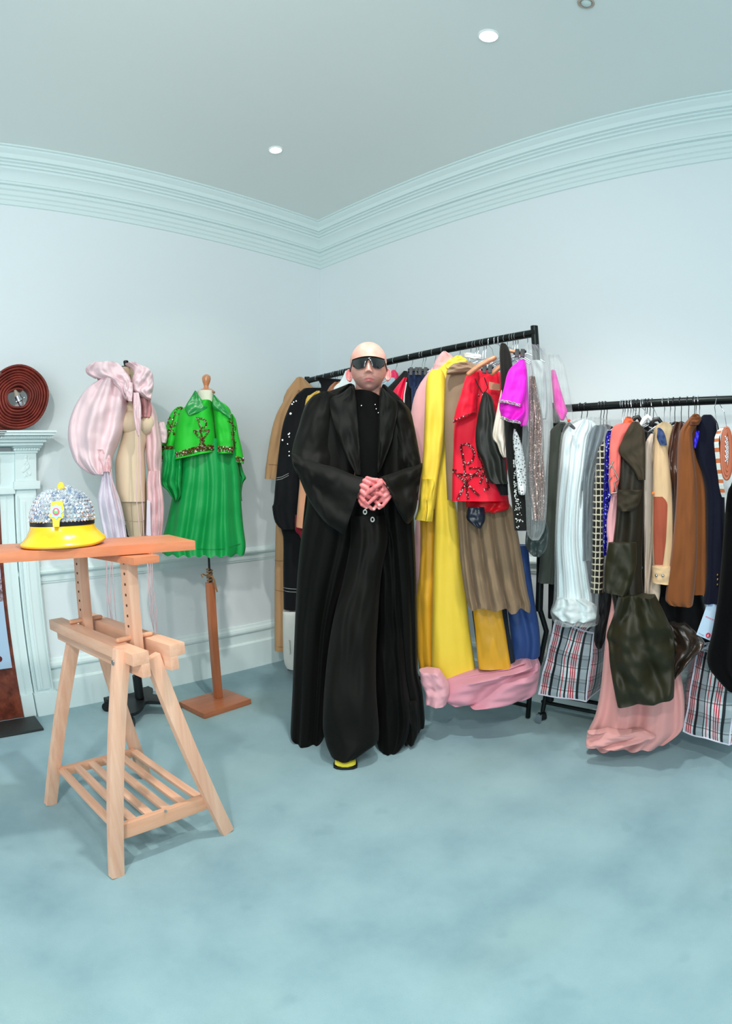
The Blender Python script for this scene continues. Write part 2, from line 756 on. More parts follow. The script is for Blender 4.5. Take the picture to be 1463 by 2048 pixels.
d1 = downlight(976, 71, 'bright round recessed ceiling light shining right of centre above the clothes rails', 42, .047)
d2 = downlight(551, 299, 'small round recessed ceiling light nearer the corner of the room, dimmer of the two', 9, .042)
c = fl(1171, 5, CEIL)
t = thing('ceiling_sensor', 'small round white detector fitting at the top edge of the photo, on the ceiling', 'ceiling sensor', c)
MB().lathe([(.036, 0), (.036, -.006), (.03, -.009), (.026, -.006), (.024, -.003)], c, 28).out('rim', solid('b9a99c', .5), t)
MB().lathe([(.023, -.002), (.02, -.010), (.008, -.016), (.001, -.016)], c, 20).out('lens', solid('cfe0dd', .3), t)

# ---------------------------------------------------------------- fireplace
FP = thing('fireplace', 'white carved mantelpiece with fluted pilasters against the left wall', 'fireplace', (-.1, 3.14, 0))
CX = -.1                                  # axis of the fireplace


def mir(f):
    """build on the right of the axis and again, mirrored, on the left"""
    for s_ in (1, -1):
        f(s_)


def mx(x, s_):
    return x if s_ > 0 else 2 * CX - x


def bx(m, x0, x1, y0, y1, z0, z1, s_, bev=.003):
    a, b = mx(x0, s_), mx(x1, s_)
    return m.box((min(a, b), y0, z0), (max(a, b), y1, z1), bev)


def pil(s_):
    m = MB()
    bx(m, .602, .722, 3.115, WY, .13, 1.235, s_)
    bx(m, .622, .700, 3.104, 3.116, .15, 1.19, s_, .006)
    bx(m, .640, .655, 3.098, 3.105, .16, 1.17, s_, .003)
    bx(m, .610, .616, 3.106, 3.116, .14, 1.2, s_)
    bx(m, .708, .716, 3.106, 3.116, .14, 1.2, s_)
    m.out('pilaster', M_TRIM, FP)
    m = MB()
    bx(m, .595, .735, 3.095, WY, 0, .13, s_, .004)
    bx(m, .515, .59, 3.115, WY, 0, .13, s_, .004)
    m.out('plinth', M_TRIM, FP)
    m = MB()
    bx(m, .515, .596, 3.130, WY, .13, 1.24, s_)
    bx(m, .545, .552, 3.125, 3.132, .13, 1.2, s_)
    m.out('jamb', M_TRIM, FP)
    m = MB()
    bx(m, .590, .742, 3.090, WY, 1.232, 1.275, s_, .006)
    bx(m, .600, .722, 3.100, WY, 1.275, 1.425, s_, .003)
    # raised carving on the block
    rnd = random.Random(4)
    for i in range(26):
        a = i * .6
        m.ball((mx(.662 + .012 * math.sin(a) + rnd.uniform(-.012, .012), s_), 3.099, 1.30 + .105 * i / 26), rnd.uniform(.005, .010), 8, (1, .45, 1.2))
    bx(m, .596, .728, 3.09, WY, 1.42, 1.432, s_, .003)
    bx(m, .590, .738, 3.078, WY, 1.432, 1.446, s_, .004)
    for i in range(9):
        m.ball((mx(.602 + i * .0155, s_), 3.078, 1.440), .006, 8)
    bx(m, .584, .745, 3.064, WY, 1.446, 1.456, s_, .003)
    m.out('capital', M_TRIM, FP)


mir(pil)
m = MB()
m.box((2 * CX - .6, 3.118, 1.235), (.6, WY, 1.43), .004)
m.box((2 * CX - .6, 3.10, 1.21), (.6, WY, 1.24), .006)
m.box((2 * CX - .6, 3.10, 1.42), (.6, WY, 1.43), .004)
m.box((2 * CX - .52, 3.108, 1.262), (.515, 3.12, 1.40), .006)
m.out('frieze', M_TRIM, FP)
m = MB()
for (a, z0, z1, y) in ((.745, 1.455, 1.470, 3.03), (.757, 1.470, 1.484, 3.005), (.772, 1.484, 1.500, 2.98), (.792, 1.500, 1.512, 2.955), (.800, 1.512, 1.524, 2.945)):
    m.box((2 * CX - a, y, z0), (a, WY, z1), .004)
    m.box((2 * CX - a + .275, y - .0, z0), (a - .275, y + .035, z1), .003)
for i in range(40):
    m.box((.500 + i * .0072, 2.973, 1.486), (.504 + i * .0072, 2.981, 1.497), .001)
    m.box((2 * CX - .504 - i * .0072, 2.973, 1.486), (2 * CX - .500 - i * .0072, 2.981, 1.497), .001)
m.out('mantel_shelf', M_TRIM, FP)


def granite():
    t = NT('red_brown_stone')
    vec = t.coord()
    f = t.noise(14, 6, vec, .7)
    t.l(t.ramp(f, [(.3, '4a2118'), (.5, '7c3b2a'), (.7, '9a5138')]), t.b.inputs['Base Color'])
    t.set(Roughness=.35)
    return t.m


m = MB()
M_SLIP = granite()
m.box((.20, 3.135, 0), (.515, WY, 1.215), .002)
m.box((2 * CX - .515, 3.135, 0), (2 * CX - .20, WY, 1.215), .002)
m.box((2 * CX - .2, 3.135, .95), (.2, WY, 1.215), .002)
m.out('stone_slip', M_SLIP, FP)
MB().box((2 * CX - .2, 3.155, 0), (.2, WY, .95)).out('fire_opening', solid('0d0c0c', .9), FP)
h = MB().box((2 * CX - .60, 2.895, 0), (.572, 3.093, .014), .003).out('hearth', solid('262b2a', .55, bump=.2), None)
tag(h, 'dark slate hearth slab on the floor in front of the fireplace', 'hearth')


# poster that leans in the fireplace
def poster():
    t = NT('poster_print')
    vec = t.coord(kind='Object')
    sp = t.n('ShaderNodeSeparateXYZ')
    t.l(vec, sp.inputs[0])
    v = t.n('ShaderNodeTexVoronoi')
    v.inputs['Scale'].default_value = 70
    t.l(vec, v.inputs['Vector'])
    moz = t.ramp(t.noise(60, 3, vec), [(.35, '5a3a3c'), (.5, '9a8a8e'), (.62, 'c9c2e0'), (.7, '8a5a48')])
    top = t.math('GREATER_THAN', sp.outputs['Z'], .36)
    t.l(t.mix(top, lin('b4cfe8'), moz), t.b.inputs['Base Color'])
    t.set(Roughness=.35)
    return t.m


pa, pb = ay(24, 1335, 3.10), ay(3, 1120, 3.10)
z0, zt = pa.z, ay(-4, 1004, 3.10).z
po = MB().box((-.25, 3.095, z0), (pa.x, 3.105, zt), .001)
po = po.out('poster_board', poster(), None)
tag(po, 'glossy poster with mosaic print and pale blue lower half standing in the fireplace', 'poster')
q = ay(-1, 1318, 3.094)
MB().lathe([(.0, 0), (.016, 0), (.016, .002), (0, .002)], q, 20, fr=lambda p: Vector((q.x + p.x, 3.0945 - p.z, q.z + p.y))).out('printed_dot', solid('5a1218', .4), po)

# ---------------------------------------------------------------- coiled fire hose on the mantel
hc = Vector((.587, 3.02, 1.524 + .172))
HS = thing('fire_hose', 'coiled dark red fire hose standing on edge on the mantel shelf', 'fire hose', (hc.x, hc.y, 1.524))
vs, fs = [], []
turns, N = 8.2, 8 * 44
prof = [(-.035, -.004), (-.03, -.0065), (0, -.0078), (.03, -.0065), (.035, -.004), (.037, 0), (.035, .004), (.03, .0065), (0, .0078), (-.03, .0065), (-.035, .004), (-.037, 0)]
for i in range(N + 1):
    t_ = i / N * turns
    a = 2 * math.pi * t_ + 1.0
    r = .052 + .0142 * t_ + .0022 * math.sin(a * 2 + 1) + .0015 * math.sin(a * 5)
    if t_ < 1.2:
        r *= 1 + .12 * (1.2 - t_) * math.cos(a * 2)
    sy = .006 * noise.noise(Vector((t_ * 2, 1, 2))) - .010 * math.sin(t_ * .9)
    for w, th in prof:
        vs.append(hc + Vector((math.cos(a) * (r + th), w + sy, math.sin(a) * (r + th) * .985 - .002)))
n = len(prof)
for i in range(N):
    for k in range(n):
        k2 = (k + 1) % n
        fs.append((i * n + k, i * n + k2, (i + 1) * n + k2, (i + 1) * n + k))
fs.append(tuple(range(n)))
fs.append(tuple(N * n + k for k in reversed(range(n))))


def hosemat():
    t = NT('rubber_canvas_red')
    vec = t.coord()
    t.l(t.ramp(t.noise(18, 4, vec), [(.3, '5e1f18'), (.7, '8a3529')]), t.b.inputs['Base Color'])
    t.set(Roughness=.5)
    t.b.inputs['Specular IOR Level'].default_value = .35
    t.bump(t.noise(240, 2, vec), .2, .003)
    return t.m


mk('hose_coil', vs, fs, hosemat(), HS)
a_, b_ = Vector((hc.x - .020, hc.y - .032, hc.z + .035)), Vector((hc.x + .017, hc.y - .034, hc.z - .036))
dv = (b_ - a_)
m = MB().tube([a_ + dv * q for q in (0, .15, .4, .42)], [.006, .010, .0165, .015], 16)
m.out('hose_tail', solid('a99c8a', .7), HS)
m = MB().tube([a_ + dv * q for q in (.40, .42, .62, .64, .66, .80, .82, .86, 1.0, 1.12)], [.015, .0175, .0175, .021, .021, .021, .016, .0135, .0135, .011], 20)
for k in range(3):
    a = k * 2.1
    u_ = dv.normalized().orthogonal()
    u_.rotate(Matrix.Rotation(a, 3, dv))
    m.ball(a_ + dv * .74 + u_ * .022, .006, 8)
m.out('coupling', M_STEEL, HS)
# a second coil lies partly behind it, beyond the frame's edge
m = MB()
m.tube([hc + Vector((-.20, .04 + .0, -.148 + .0)), hc + Vector((-.10, .03, -.150)), hc + Vector((.0, .02, -.152))], [.017, .017, .014], 10)
m.out('hose_end', hosemat(), HS)

# ---------------------------------------------------------------- table top on trestle
WT = wood('c8744e', 'd88a62', .38, 0)
FYT, ZT = 1.535, 1.056
tt = MB()
TA = math.radians(-9.5)
fr_ = lambda p: Vector((.856, 1.556, 0)) + Vector((p.x * math.cos(TA) - p.y * math.sin(TA), p.x * math.sin(TA) + p.y * math.cos(TA), p.z))
tt.box((-1.55, 0, ZT - .028), (0, .28, ZT), .0015, fr_)
tb = tt.out('table_top', WT, None)
tag(tb, 'reddish beech table top resting on the adjustable trestle, left of the photo', 'table top')
W2 = wood('d9a384', 'e8bca0', .5, 1)
W2z = wood('daa486', 'eac0a4', .5, 2)
W2x = wood('cf9776', 'dfae8e', .5, 0)
TR = thing('trestle', 'adjustable light wooden trestle with slatted lower shelf holding up the table top', 'trestle', (.63, 1.8, 0))
A = ay(303, 1290, 1.50)
B = ay(131, 1243, 2.09)
bd = (B - A); bd.z = 0
bdir = bd.normalized()
side = bdir.cross(Vector((0, 0, 1))).normalized()          # to the right of the beam
L = bd.length
zb = .762
A = Vector((A.x, A.y, zb)) - bdir * .0
for s_, off in ((-1, -.012), (1, .062)):
    m = MB()
    o0 = A + side * off
    f_ = lambda p: o0 + side * p.x * s_ + bdir * p.y + Vector((0, 0, p.z))
    m.box((-.0, 0, -.037), (.058, L, 0), .003, f_)
    m.box((-.0, 0, -.078), (.030, L, -.036), .003, f_)
    m.out('beam_rail', W2, TR)
feet = {'nl': fl(233, 1752), 'nr': fl(454, 1664), 'bl': fl(101, 1608)}
feet['br'] = feet['nr'] + (feet['bl'] - feet['nl'])
tops = {'nl': ay(243, 1305, 1.545), 'nr': ay(305, 1318, 1.55), 'bl': ay(150, 1268, 2.02)}
tops['br'] = tops['nr'] + (tops['bl'] - tops['nl'])
for k in feet:
    m = MB()
    a, b = feet[k], tops[k]
    b = b + (b - a).normalized() * .01
    m.bar(a, b, .026 if k[1] == 'l' else .026, .050, up=side, bev=.003)
    lg = m.out('leg', W2z, TR)
    if k[1] == 'l':
        q = b + (a - b).normalized() * .035 - side * .0255
        MB().tube([q, q - side * .004], [.008, .008], 12).out('bolt', M_STEEL, lg)
# shelf
zs = .155


def on(a, b, z):
    t = (z - a.z) / (b.z - a.z)
    return a + (b - a) * t


sh = {k: on(feet[k], tops[k], zs) for k in feet}
m = MB()
MB().bar(sh['nl'] + bdir * .02 + side * .02, sh['nr'] + bdir * .02 - side * .02, .022, .055, bev=.003).out('shelf_rail', W2x, TR)
MB().bar(sh['bl'] - bdir * .02 + side * .02, sh['br'] - bdir * .02 - side * .02, .022, .035, bev=.003).out('shelf_rail', W2x, TR)
for i in range(6):
    t_ = .07 + i * .172
    a = sh['nl'].lerp(sh['nr'], t_) + bdir * .03
    b = sh['bl'].lerp(sh['br'], t_) - bdir * .03
    MB().bar(a + Vector((0, 0, .012)), b + Vector((0, 0, .008)), .032, .014, bev=.002).out('shelf_slat', W2, TR)
for px, py in ((330, 1622),):
    q = ay(px, py, (sh['nl'].y + sh['nr'].y) / 2 + .006)
    MB().tube([q, q - bdir * .004], [.005, .005], 10).out('bolt', M_STEEL, TR)
# uprights with holes and pegs
for px, py, fy in ((287, 1285, .135), (157, 1255, .47)):
    c0 = A + side * .025 + bdir * fy
    m = MB()
    ws = .046
    f_ = lambda p: c0 + bdir * p.x + side * p.y + Vector((0, 0, p.z))
    m.box((-.024, -.017, -.09), (.024, .017, ZT - .052 - c0.z), .002, f_)
    up = m.out('upright', W2z, TR)
    m = MB()
    for i in range(7):
        z_ = .045 + i * .032
        q = c0 + Vector((0, 0, z_)) - side * .0172
        MB().tube([q, q - side * .0012], [.0042, .0042], 10).out('peg_hole', solid('5a3a28', .9), up)
    m = MB()
    q = c0 + Vector((0, 0, .008))
    m.caps([q - side * .060, q + side * .062], [.008, .008], 12)
    m.out('peg', W2x, TR)
f_ = lambda p: A + side * .025 + bdir * p.x + side * p.y + Vector((0, 0, p.z))
MB().box((.03, -.045, ZT - .052 - zb), (L + .02, .045, ZT - .0305 - zb), .002, f_).out('top_cleat', WT, TR)

# ---------------------------------------------------------------- jewelled helmet
hcn = Vector((.487, 1.745, ZT))
HM = thing('helmet', 'crystal covered dome helmet with yellow brim and star badge on the table top', 'helmet', hcn)
hr = math.radians(38)


def brimfr(p):
    r = math.hypot(p.x, p.y)
    a = math.atan2(p.y, p.x)
    z = p.z
    if z < .045:
        z += .013 * max(0, math.cos(a - .5)) * (r / .15) - .001
    return hcn + Vector((p.x, p.y, max(z, 0.001)))


m = MB()
m.lathe([(.152, .006), (.154, .010), (.152, .014), (.143, .020), (.129, .034), (.118, .050), (.115, .062), (.108, .062), (.113, .05), (.124, .03), (.140, .012), (.150, .006)], hcn, 56, 1.0, .84, hr, fr=brimfr)
m.out('brim', solid('f2c81e', .25, 0, .5, coat=.4), HM)
m = MB()
m.lathe([(.150, .003), (.1535, .006), (.1535, .010), (.150, .012)], hcn, 56, 1.0, .84, hr, fr=brimfr)
m.out('brim_edge', solid('d9a02c', .4), HM)
m = MB()
m.lathe([(.1145, .062), (.1145, .075), (.108, .075), (.108, .062)], hcn, 48, 1.0, .86, hr)
m.out('band', solid('10141f', .35), HM)
m = MB()
dome = lambda t: (.1125 * math.cos(t) ** .7, .074 + .093 * math.sin(t))
prof_ = [dome(i / 14 * 1.52) for i in range(15)]
m.lathe(prof_, hcn, 48, 1.0, .86, hr)
sh_ = m.out('shell', solid('c9d6da', .25, .5), HM)
m = MB()
rnd = random.Random(3)
for j in range(11):
    t_ = .05 + j * .128
    r, z = dome(t_)
    cnt = max(6, int(2 * math.pi * r / .0135))
    for k in range(cnt):
        a = 2 * math.pi * (k + .5 * (j % 2)) / cnt
        lx, ly = math.cos(a) * r, math.sin(a) * r * .86
        p = hcn + Vector((lx * math.cos(hr) - ly * math.sin(hr), lx * math.sin(hr) + ly * math.cos(hr), z))
        nn = (p - hcn - Vector((0, 0, .06))).normalized()
        nn += Vector((rnd.uniform(-.25, .25), rnd.uniform(-.25, .25), rnd.uniform(-.25, .25)))
        m.cur = 1 if rnd.random() < .25 else 0
        m.gem(p, .0068, nn, .75)
m.out('crystals', [solid('eef3fb', .06, .75), solid('bccbe6', .08, .8)], sh_, smooth=False)
# crest
m = MB()
for i in range(9):
    a = -1.0 + i * .25
    cc = hcn + Vector((math.cos(hr + .6) * .032 * math.sin(a), math.sin(hr + .6) * .032 * math.sin(a), .160 + .018 * math.cos(a)))
    m.ball(cc, .013 - .0006 * i, 12, (1, .7, 1))
m.out('crest', solid('f0c52a', .3, 0, .5, coat=.3), HM)
m = MB()
for i in range(16):
    m.gem(hcn + Vector((.018 + rnd.uniform(-.014, .016), rnd.uniform(-.02, .01), .162 + rnd.uniform(0, .014))), .006, (rnd.uniform(-1, 1), -1, rnd.uniform(0, 1)), .8)
m.out('crest_crystals', M_GEM, HM, smooth=False)
# badge: yellow plate, eight-pointed star, red ring and green centre
bc = ray(112, 1024)
bn = (Vector((0, 0, 0)) - Vector((bc.x, bc.y, 0))).normalized()
bs = Vector((0, 0, 1)).cross(bn).normalized()
bo = EYE + bc * ((hcn - EYE).length - .125)
bo = Vector((bo.x, bo.y, bo.z))
bn2 = (bn + Vector((0, 0, .22))).normalized()
bu = bn2.cross(bs).normalized()


def disc(pts, lift, th=.002):
    c_ = [bo + bs * x + bu * y + bn2 * lift for x, y in pts]
    d_ = [p + bn2 * th for p in c_]
    n_ = len(c_)
    return c_ + d_, [tuple(range(n_)), tuple(n_ + i for i in reversed(range(n_)))] + [(i, n_ + i, n_ + (i + 1) % n_, (i + 1) % n_) for i in range(n_)]


bdg = MB()
bdg.add(*disc([(-.013, .030), (.020, .031), (.024, .010), (.022, -.014), (.010, -.024), (.008, -.042), (-.011, -.042), (-.012, -.022), (-.022, -.012), (-.018, .006)], -.002, .004))
bdg = bdg.out('badge', solid('f0c52a', .35), HM, smooth=False)
st_ = []
for i in range(16):
    a = math.pi * i / 8
    r = .0225 if i % 2 == 0 else .0165
    st_.append((r * math.cos(a), r * math.sin(a)))
MB().add(*disc(st_, .0025, .002)).out('star', solid('9fc4c8', .3, .3), bdg, smooth=False)
ring = lambda r: [(r * math.cos(i * math.pi / 12), r * math.sin(i * math.pi / 12)) for i in range(24)]
MB().add(*disc(ring(.0105), .005, .001)).out('red_ring', solid('e0506a', .3), bdg, smooth=False)
MB().add(*disc(ring(.0065), .0062, .001)).out('green_centre', solid('57c069', .3), bdg, smooth=False)
MB().add(*disc([(x, y + .0035) for x, y in ring(.003)], .0075, .001)).out('white_centre', solid('f0f6f4', .3), bdg, smooth=False)
# ================================================================ dress form with the pink jacket
PC = Vector((1.148, 2.858, 0))
F1 = thing('dress_form', 'tall calico dress form on a black wheeled stand, under the pink jacket', 'dress form', PC)
pf = Pl(2.99, 262)
M_CAL = cloth('d8c3a6', .9, .1, .08, var=.04)
M_CAL2 = cloth('bfae92', .9, .1, .15, var=.05)
tors = Sheet([(741, 234, 268), (755, 239, 268), (775, 243, 270), (800, 243, 278), (820, 240, 292), (838, 247, 300), (852, 246, 302), (870, 244, 299), (900, 236, 290), (926, 230, 290), (960, 231, 292), (987, 233, 293), (1003, 238, 293)], pf, T=.10, back=.9, crump=.001, nu=40, nv=70, prof=.5, ex=2.1, lean=[0, 0, .0, 0])
to = tors.build('torso', M_CAL, F1)
# bust
m = MB()
for px, py, r in ((263, 846, .068), (288, 851, .060)):
    c_ = tors.pt(px, py, -.035)
    m.ball(c_, r, 24, (.9, 1, .95))
m.out('bust', M_CAL, F1)
low = Sheet([(1000, 240, 293), (1030, 247, 293), (1071, 256, 291)], pf, T=.085, back=.9, crump=.001, ex=2.1, nu=30, nv=20)
low.build('skirt_panel', M_CAL2, F1)
seam('seam_line', [[(262, 1004), (266, 1068)], [(246, 1040), (291, 1042)], [(240, 1003), (293, 1003)]], low, cloth('9c8e78'), F1, .0012)
m = MB()
c_ = pf.p(251, 737)
m.lathe([(.046, 0), (.048, .004), (.046, .009), (.012, .012), (.009, .020), (.013, .034), (.014, .042), (.009, .046)], c_ + Vector((0, 0, -.004)), 28)
m.out('neck_cap', M_BLACK, F1)
m = MB()
px_ = [pf.p(258, y) for y in (760, 766, 772)]
for i in range(5):
    a = tors.pt(252 + i * 2.2, 756, .002)
    b = tors.pt(254 + i * 2.0 - 1, 772, .002)
    m.tube([a, b], .0012, 5)
m.out('printed_mark', solid('6f6448', .7), to)
bot = pf.p(274, 1075)
PC2 = Vector((PC.x, PC.y, 0))
m = MB()
m.tube([Vector((PC.x, PC.y, .10)), Vector((PC.x, PC.y, bot.z + .06))], .0135, 14)
m.tube([Vector((PC.x, PC.y, .09)), Vector((PC.x, PC.y, .22))], .026, 16)
m.out('stand_pole', M_BLACK, F1)
m = MB()
hb = Sheet([(1068, 256, 291), (1076, 262, 288)], pf, T=.08, back=.9, crump=0, nu=20, nv=4)
m.tube([pf.p(256, 1071, .01), pf.p(262, 1082, .04), Vector((PC.x, PC.y, bot.z - .02)), pf.p(289, 1080, .03), pf.p(291, 1071, .0)], .004, 6)
m.out('hem_wire', M_BLACK, F1)
# cast base with hollowed sides
m = MB()
ang0 = math.atan2(fl(257, 1437, .07).y - PC.y, fl(257, 1437, .07).x - PC.x)
ring_t, ring_b = [], []
for i in range(64):
    a = 2 * math.pi * i / 64
    k = abs(math.cos(2 * a))
    r = .085 + .125 * k ** 3.2
    p = Vector((PC.x + math.cos(a + ang0) * r, PC.y + math.sin(a + ang0) * r, 0))
    ring_t.append(p + Vector((0, 0, .095 - .12 * (r - .085))))
    ring_b.append(p + Vector((0, 0, .078 - .12 * (r - .085))))
m.add(ring_t + ring_b, [tuple(range(64)), tuple(64 + i for i in reversed(range(64)))] + [(i, 64 + i, 64 + (i + 1) % 64, (i + 1) % 64) for i in range(64)])
m.out('stand_base', M_BLACK, F1)
for k in range(4):
    a = ang0 + k * math.pi / 2
    c_ = Vector((PC.x + math.cos(a) * .205, PC.y + math.sin(a) * .205, 0))
    m = MB()
    m.tube([c_ + Vector((0, 0, .05)), c_ + Vector((0, 0, .082))], .011, 10)
    w_ = Vector((-math.sin(a), math.cos(a), 0))
    m.tube([c_ + Vector((0, 0, .027)) - w_ * .011, c_ + Vector((0, 0, .027)) + w_ * .011], .0265, 18)
    m.out('caster', M_BLACK, F1)

PJ = thing('pink_jacket', 'pale pink satin jacket with huge puffed sleeves and ruffled collar on the calico dress form', 'jacket', (PC.x, PC.y, .45))
M_PK = satin('e6ccd0', .5, .35, .3)
M_PK2 = satin('dfb9bc', .55, .3, .3)
M_PK3 = satin('d9d0dc', .5, .35, .3)
s1 = Sheet([(764, 196, 238), (776, 176, 250), (795, 160, 255), (820, 146, 254), (850, 137, 249), (880, 136, 240), (905, 142, 229), (925, 151, 222), (940, 166, 216), (950, 184, 210)], Pl(2.93, 200), ex=2.2, T=.12, back=.55, folds=[(2.3, .020, .1, .25), (5, .006, .3, -.4)], a0=.7, crump=.014, nu=60, nv=60, seed=3)
s1.build('sleeve', M_PK, PJ)
Sheet([(900, 192, 216), (915, 192, 222), (930, 200, 224), (944, 204, 222)], Pl(2.86, 210), T=.04, folds=[(3, .008, .2, .5)], crump=.006, nu=24, nv=20, seed=8).build('sleeve_gather', M_PK2, PJ)
Sheet([(936, 203, 221), (955, 203, 224), (975, 199, 231), (1000, 195, 240), (1035, 200, 248), (1083, 210, 255)], Pl(2.88, 222), T=.045, folds=[(3.2, .010, .2), (6, .004, 0)], a0=.5, crump=.006, nu=44, nv=44, seed=2).build('cuff', M_PK3, PJ)
Sheet([(808, 292, 304), (825, 288, 312), (855, 289, 318), (890, 291, 323), (925, 293, 323), (948, 298, 321)], Pl(2.98, 305), T=.07, back=.6, folds=[(1.5, .012, .4)], a0=.8, crump=.008, nu=34, nv=40, seed=5).build('sleeve', M_PK2, PJ)
Sheet([(845, 316, 330), (862, 314, 334), (880, 318, 334), (886, 322, 332)], Pl(3.06, 322), T=.03, crump=.006, nu=16, nv=14).build('sleeve_fold', M_PK, PJ)
Sheet([(942, 296, 321), (965, 293, 322), (1000, 293, 327), (1040, 292, 327), (1083, 290, 322)], Pl(2.93, 308), T=.04, folds=[(3, .010, .1), (7, .004, .6)], a0=.5, crump=.006, nu=34, nv=36, seed=6).build('cuff', M_PK2, PJ)
# collar ruffles
Sheet([(727, 184, 236), (733, 178, 243), (742, 175, 250), (752, 184, 258), (762, 214, 262), (775, 233, 263), (790, 243, 261), (800, 250, 258)], Pl(2.84, 220), T=.055, back=.5, folds=[(1.6, .012, .3, 1.2), (4, .005, .1, .5)], a0=.9, crump=.010, nu=50, nv=44, seed=11).build('collar', M_PK, PJ)
Sheet([(731, 176, 196), (738, 171, 204), (748, 174, 210), (755, 186, 206)], Pl(2.87, 190), T=.03, folds=[(1.5, .008, .3, 1)], crump=.008, nu=20, nv=16, seed=4).build('collar_fold', M_PK2, PJ)
Sheet([(754, 192, 216), (762, 196, 240), (772, 200, 248), (790, 222, 254), (806, 240, 256)], Pl(2.90, 225), T=.04, folds=[(2.5, .012, .1, .5)], a0=1, crump=.008, nu=34, nv=30, seed=14).build('collar_lining', satin('c58d8e', .6, .2, .3), PJ)
Sheet([(729, 250, 275), (736, 262, 292), (746, 267, 304), (760, 264, 307), (772, 264, 307), (784, 267, 305), (794, 284, 303), (800, 297, 302)], Pl(2.86, 285), T=.06, back=.5, folds=[(1.2, .010, .6, 2.6), (3, .005, .2, 3.5)], a0=1, crump=.010, nu=44, nv=44, seed=9).build('collar', M_PK, PJ)
Sheet([(766, 248, 265), (780, 246, 266), (793, 252, 265), (803, 257, 264)], Pl(2.80, 256), T=.02, crump=.005, nu=16, nv=16, folds=[(1, .004, .2)]).build('collar_point', M_PK, PJ)
Sheet([(782, 264, 292), (800, 263, 300), (815, 266, 303), (835, 270, 300)], Pl(2.90, 282), T=.03, folds=[(3.2, .010, .1)], a0=.8, crump=.006, nu=34, nv=24, seed=12).build('collar_lining', satin('c58d8e', .6, .2, .3), PJ)
Sheet([(786, 266, 278), (810, 266, 282), (840, 268, 282), (872, 274, 280)], Pl(2.82, 274), T=.018, folds=[(2.2, .005, .1)], a0=.8, nu=20, nv=24).build('front_band', M_PK, PJ)
rnd = random.Random(5)


def string(pts, d, m_, wob=.008, r=.0022):
    pl = Pl(d, pts[0][0])
    P = []
    for (a, b) in zip(pts[:-1], pts[1:]):
        for i in range(8):
            t = i / 8
            P.append(pl.p(a[0] + (b[0] - a[0]) * t, a[1] + (b[1] - a[1]) * t, wob * noise.noise(Vector((a[0], i * .3, a[1] * .01)))))
    P.append(pl.p(*pts[-1]))
    return MB().tube(P, r, 6).out('tie', m_, PJ)


for pts, d in (([(274, 836), (276, 900), (272, 990), (278, 1050), (281, 1080)], 2.80), ([(277, 836), (280, 910), (284, 1000), (288, 1078)], 2.80),
               ([(268, 815), (279, 870), (281, 960), (287, 1040)], 2.79), ([(216, 1080), (213, 1150), (214, 1200), (216, 1245)], 2.86),
               ([(211, 1080), (214, 1180), (219, 1215), (226, 1262)], 2.87), ([(224, 1082), (219, 1160), (223, 1225), (230, 1270)], 2.86),
               ([(222, 1082), (227, 1170), (231, 1230), (236, 1270)], 2.88), ([(295, 1082), (297, 1170), (301, 1230), (311, 1278)], 2.90),
               ([(297, 1082), (302, 1160), (305, 1215), (309, 1278)], 2.89), ([(303, 1080), (305, 1170), (314, 1230), (312, 1280)], 2.91),
               ([(292, 1080), (296, 1150), (303, 1200), (312, 1250), (313, 1282)], 2.90), ([(222, 938), (226, 980), (233, 1010), (240, 1040)], 2.82), ([(218, 938), (228, 975), (234, 1000)], 2.81)):
    string(pts, d, M_PK2)
MB().add(*(lambda p: ([p[0], p[1], p[2], p[3]] + [q + Vector((0, .003, 0)) for q in p], [(0, 1, 2, 3), (7, 6, 5, 4), (0, 4, 5, 1), (1, 5, 6, 2), (2, 6, 7, 3), (3, 7, 4, 0)]))([Pl(2.86, 300).p(*q) for q in ((294, 1000), (300, 1002), (302, 1075), (293, 1070))])).out('tie_ribbon', M_PK3, PJ)

# ================================================================ small dress form with the green cape outfit
GC = Vector((1.585, 2.735, 0))
F2 = thing('dress_form', 'small dress form with varnished wooden knob, square wooden post and foot, under the green dress', 'dress form', (GC.x, GC.y, 0))
M_OAK = wood('a8623f', 'bd7650', .35, 2)
M_KNOB = solid('c8855a', .25, 0, .5, coat=.5)
gp = Pl((GC.x * ray(414, 960).x + GC.y * ray(414, 960).y) / math.hypot(ray(414, 960).x, ray(414, 960).y), 414)
kt = gp.p(412, 786)
m = MB()
m.lathe([(.040, -.006), (.050, -.001), (.050, .006), (.036, .018), (.016, .026), (.013, .034), (.013, .040), (.021, .060), (.0245, .078), (.022, .092), (.012, .101), (.002, .104)], kt, 28)
m.out('neck_knob', M_KNOB, F2)
Sheet([(783, 394, 427), (800, 396, 426), (815, 394, 430), (840, 380, 446), (880, 376, 452), (940, 380, 450), (1000, 378, 452)], gp, T=.055, back=1, crump=0, nu=24, nv=30).build('torso', cloth('e9e2d2', .9, .1, .05), F2)
post_top = ay(411, 1166, GC.y)
m = MB().tube([Vector((GC.x, GC.y, post_top.z - .05)), Vector((GC.x, GC.y, 1.1))], .006, 10)
m.out('rod', M_BLACKM, F2)
cs = [fl(359, 1403, .03), fl(412, 1427, .03), fl(502, 1397, .03), fl(443, 1380, .03)]
d1_ = ((cs[2] - cs[1]) + (cs[3] - cs[0])).normalized()
d2_ = Vector((-d1_.y, d1_.x, 0))
cen = sum(cs, Vector()) / 4
GC3 = Vector((GC.x, GC.y, 0))
f_ = lambda p: Vector((cen.x, cen.y, 0)) + d1_ * p.x + d2_ * p.y + Vector((0, 0, p.z))
MB().box((-.165, -.125, 0), (.165, .125, .032), .008, f_).out('foot_board', wood('a8623f', 'bd7650', .3, 0), F2)
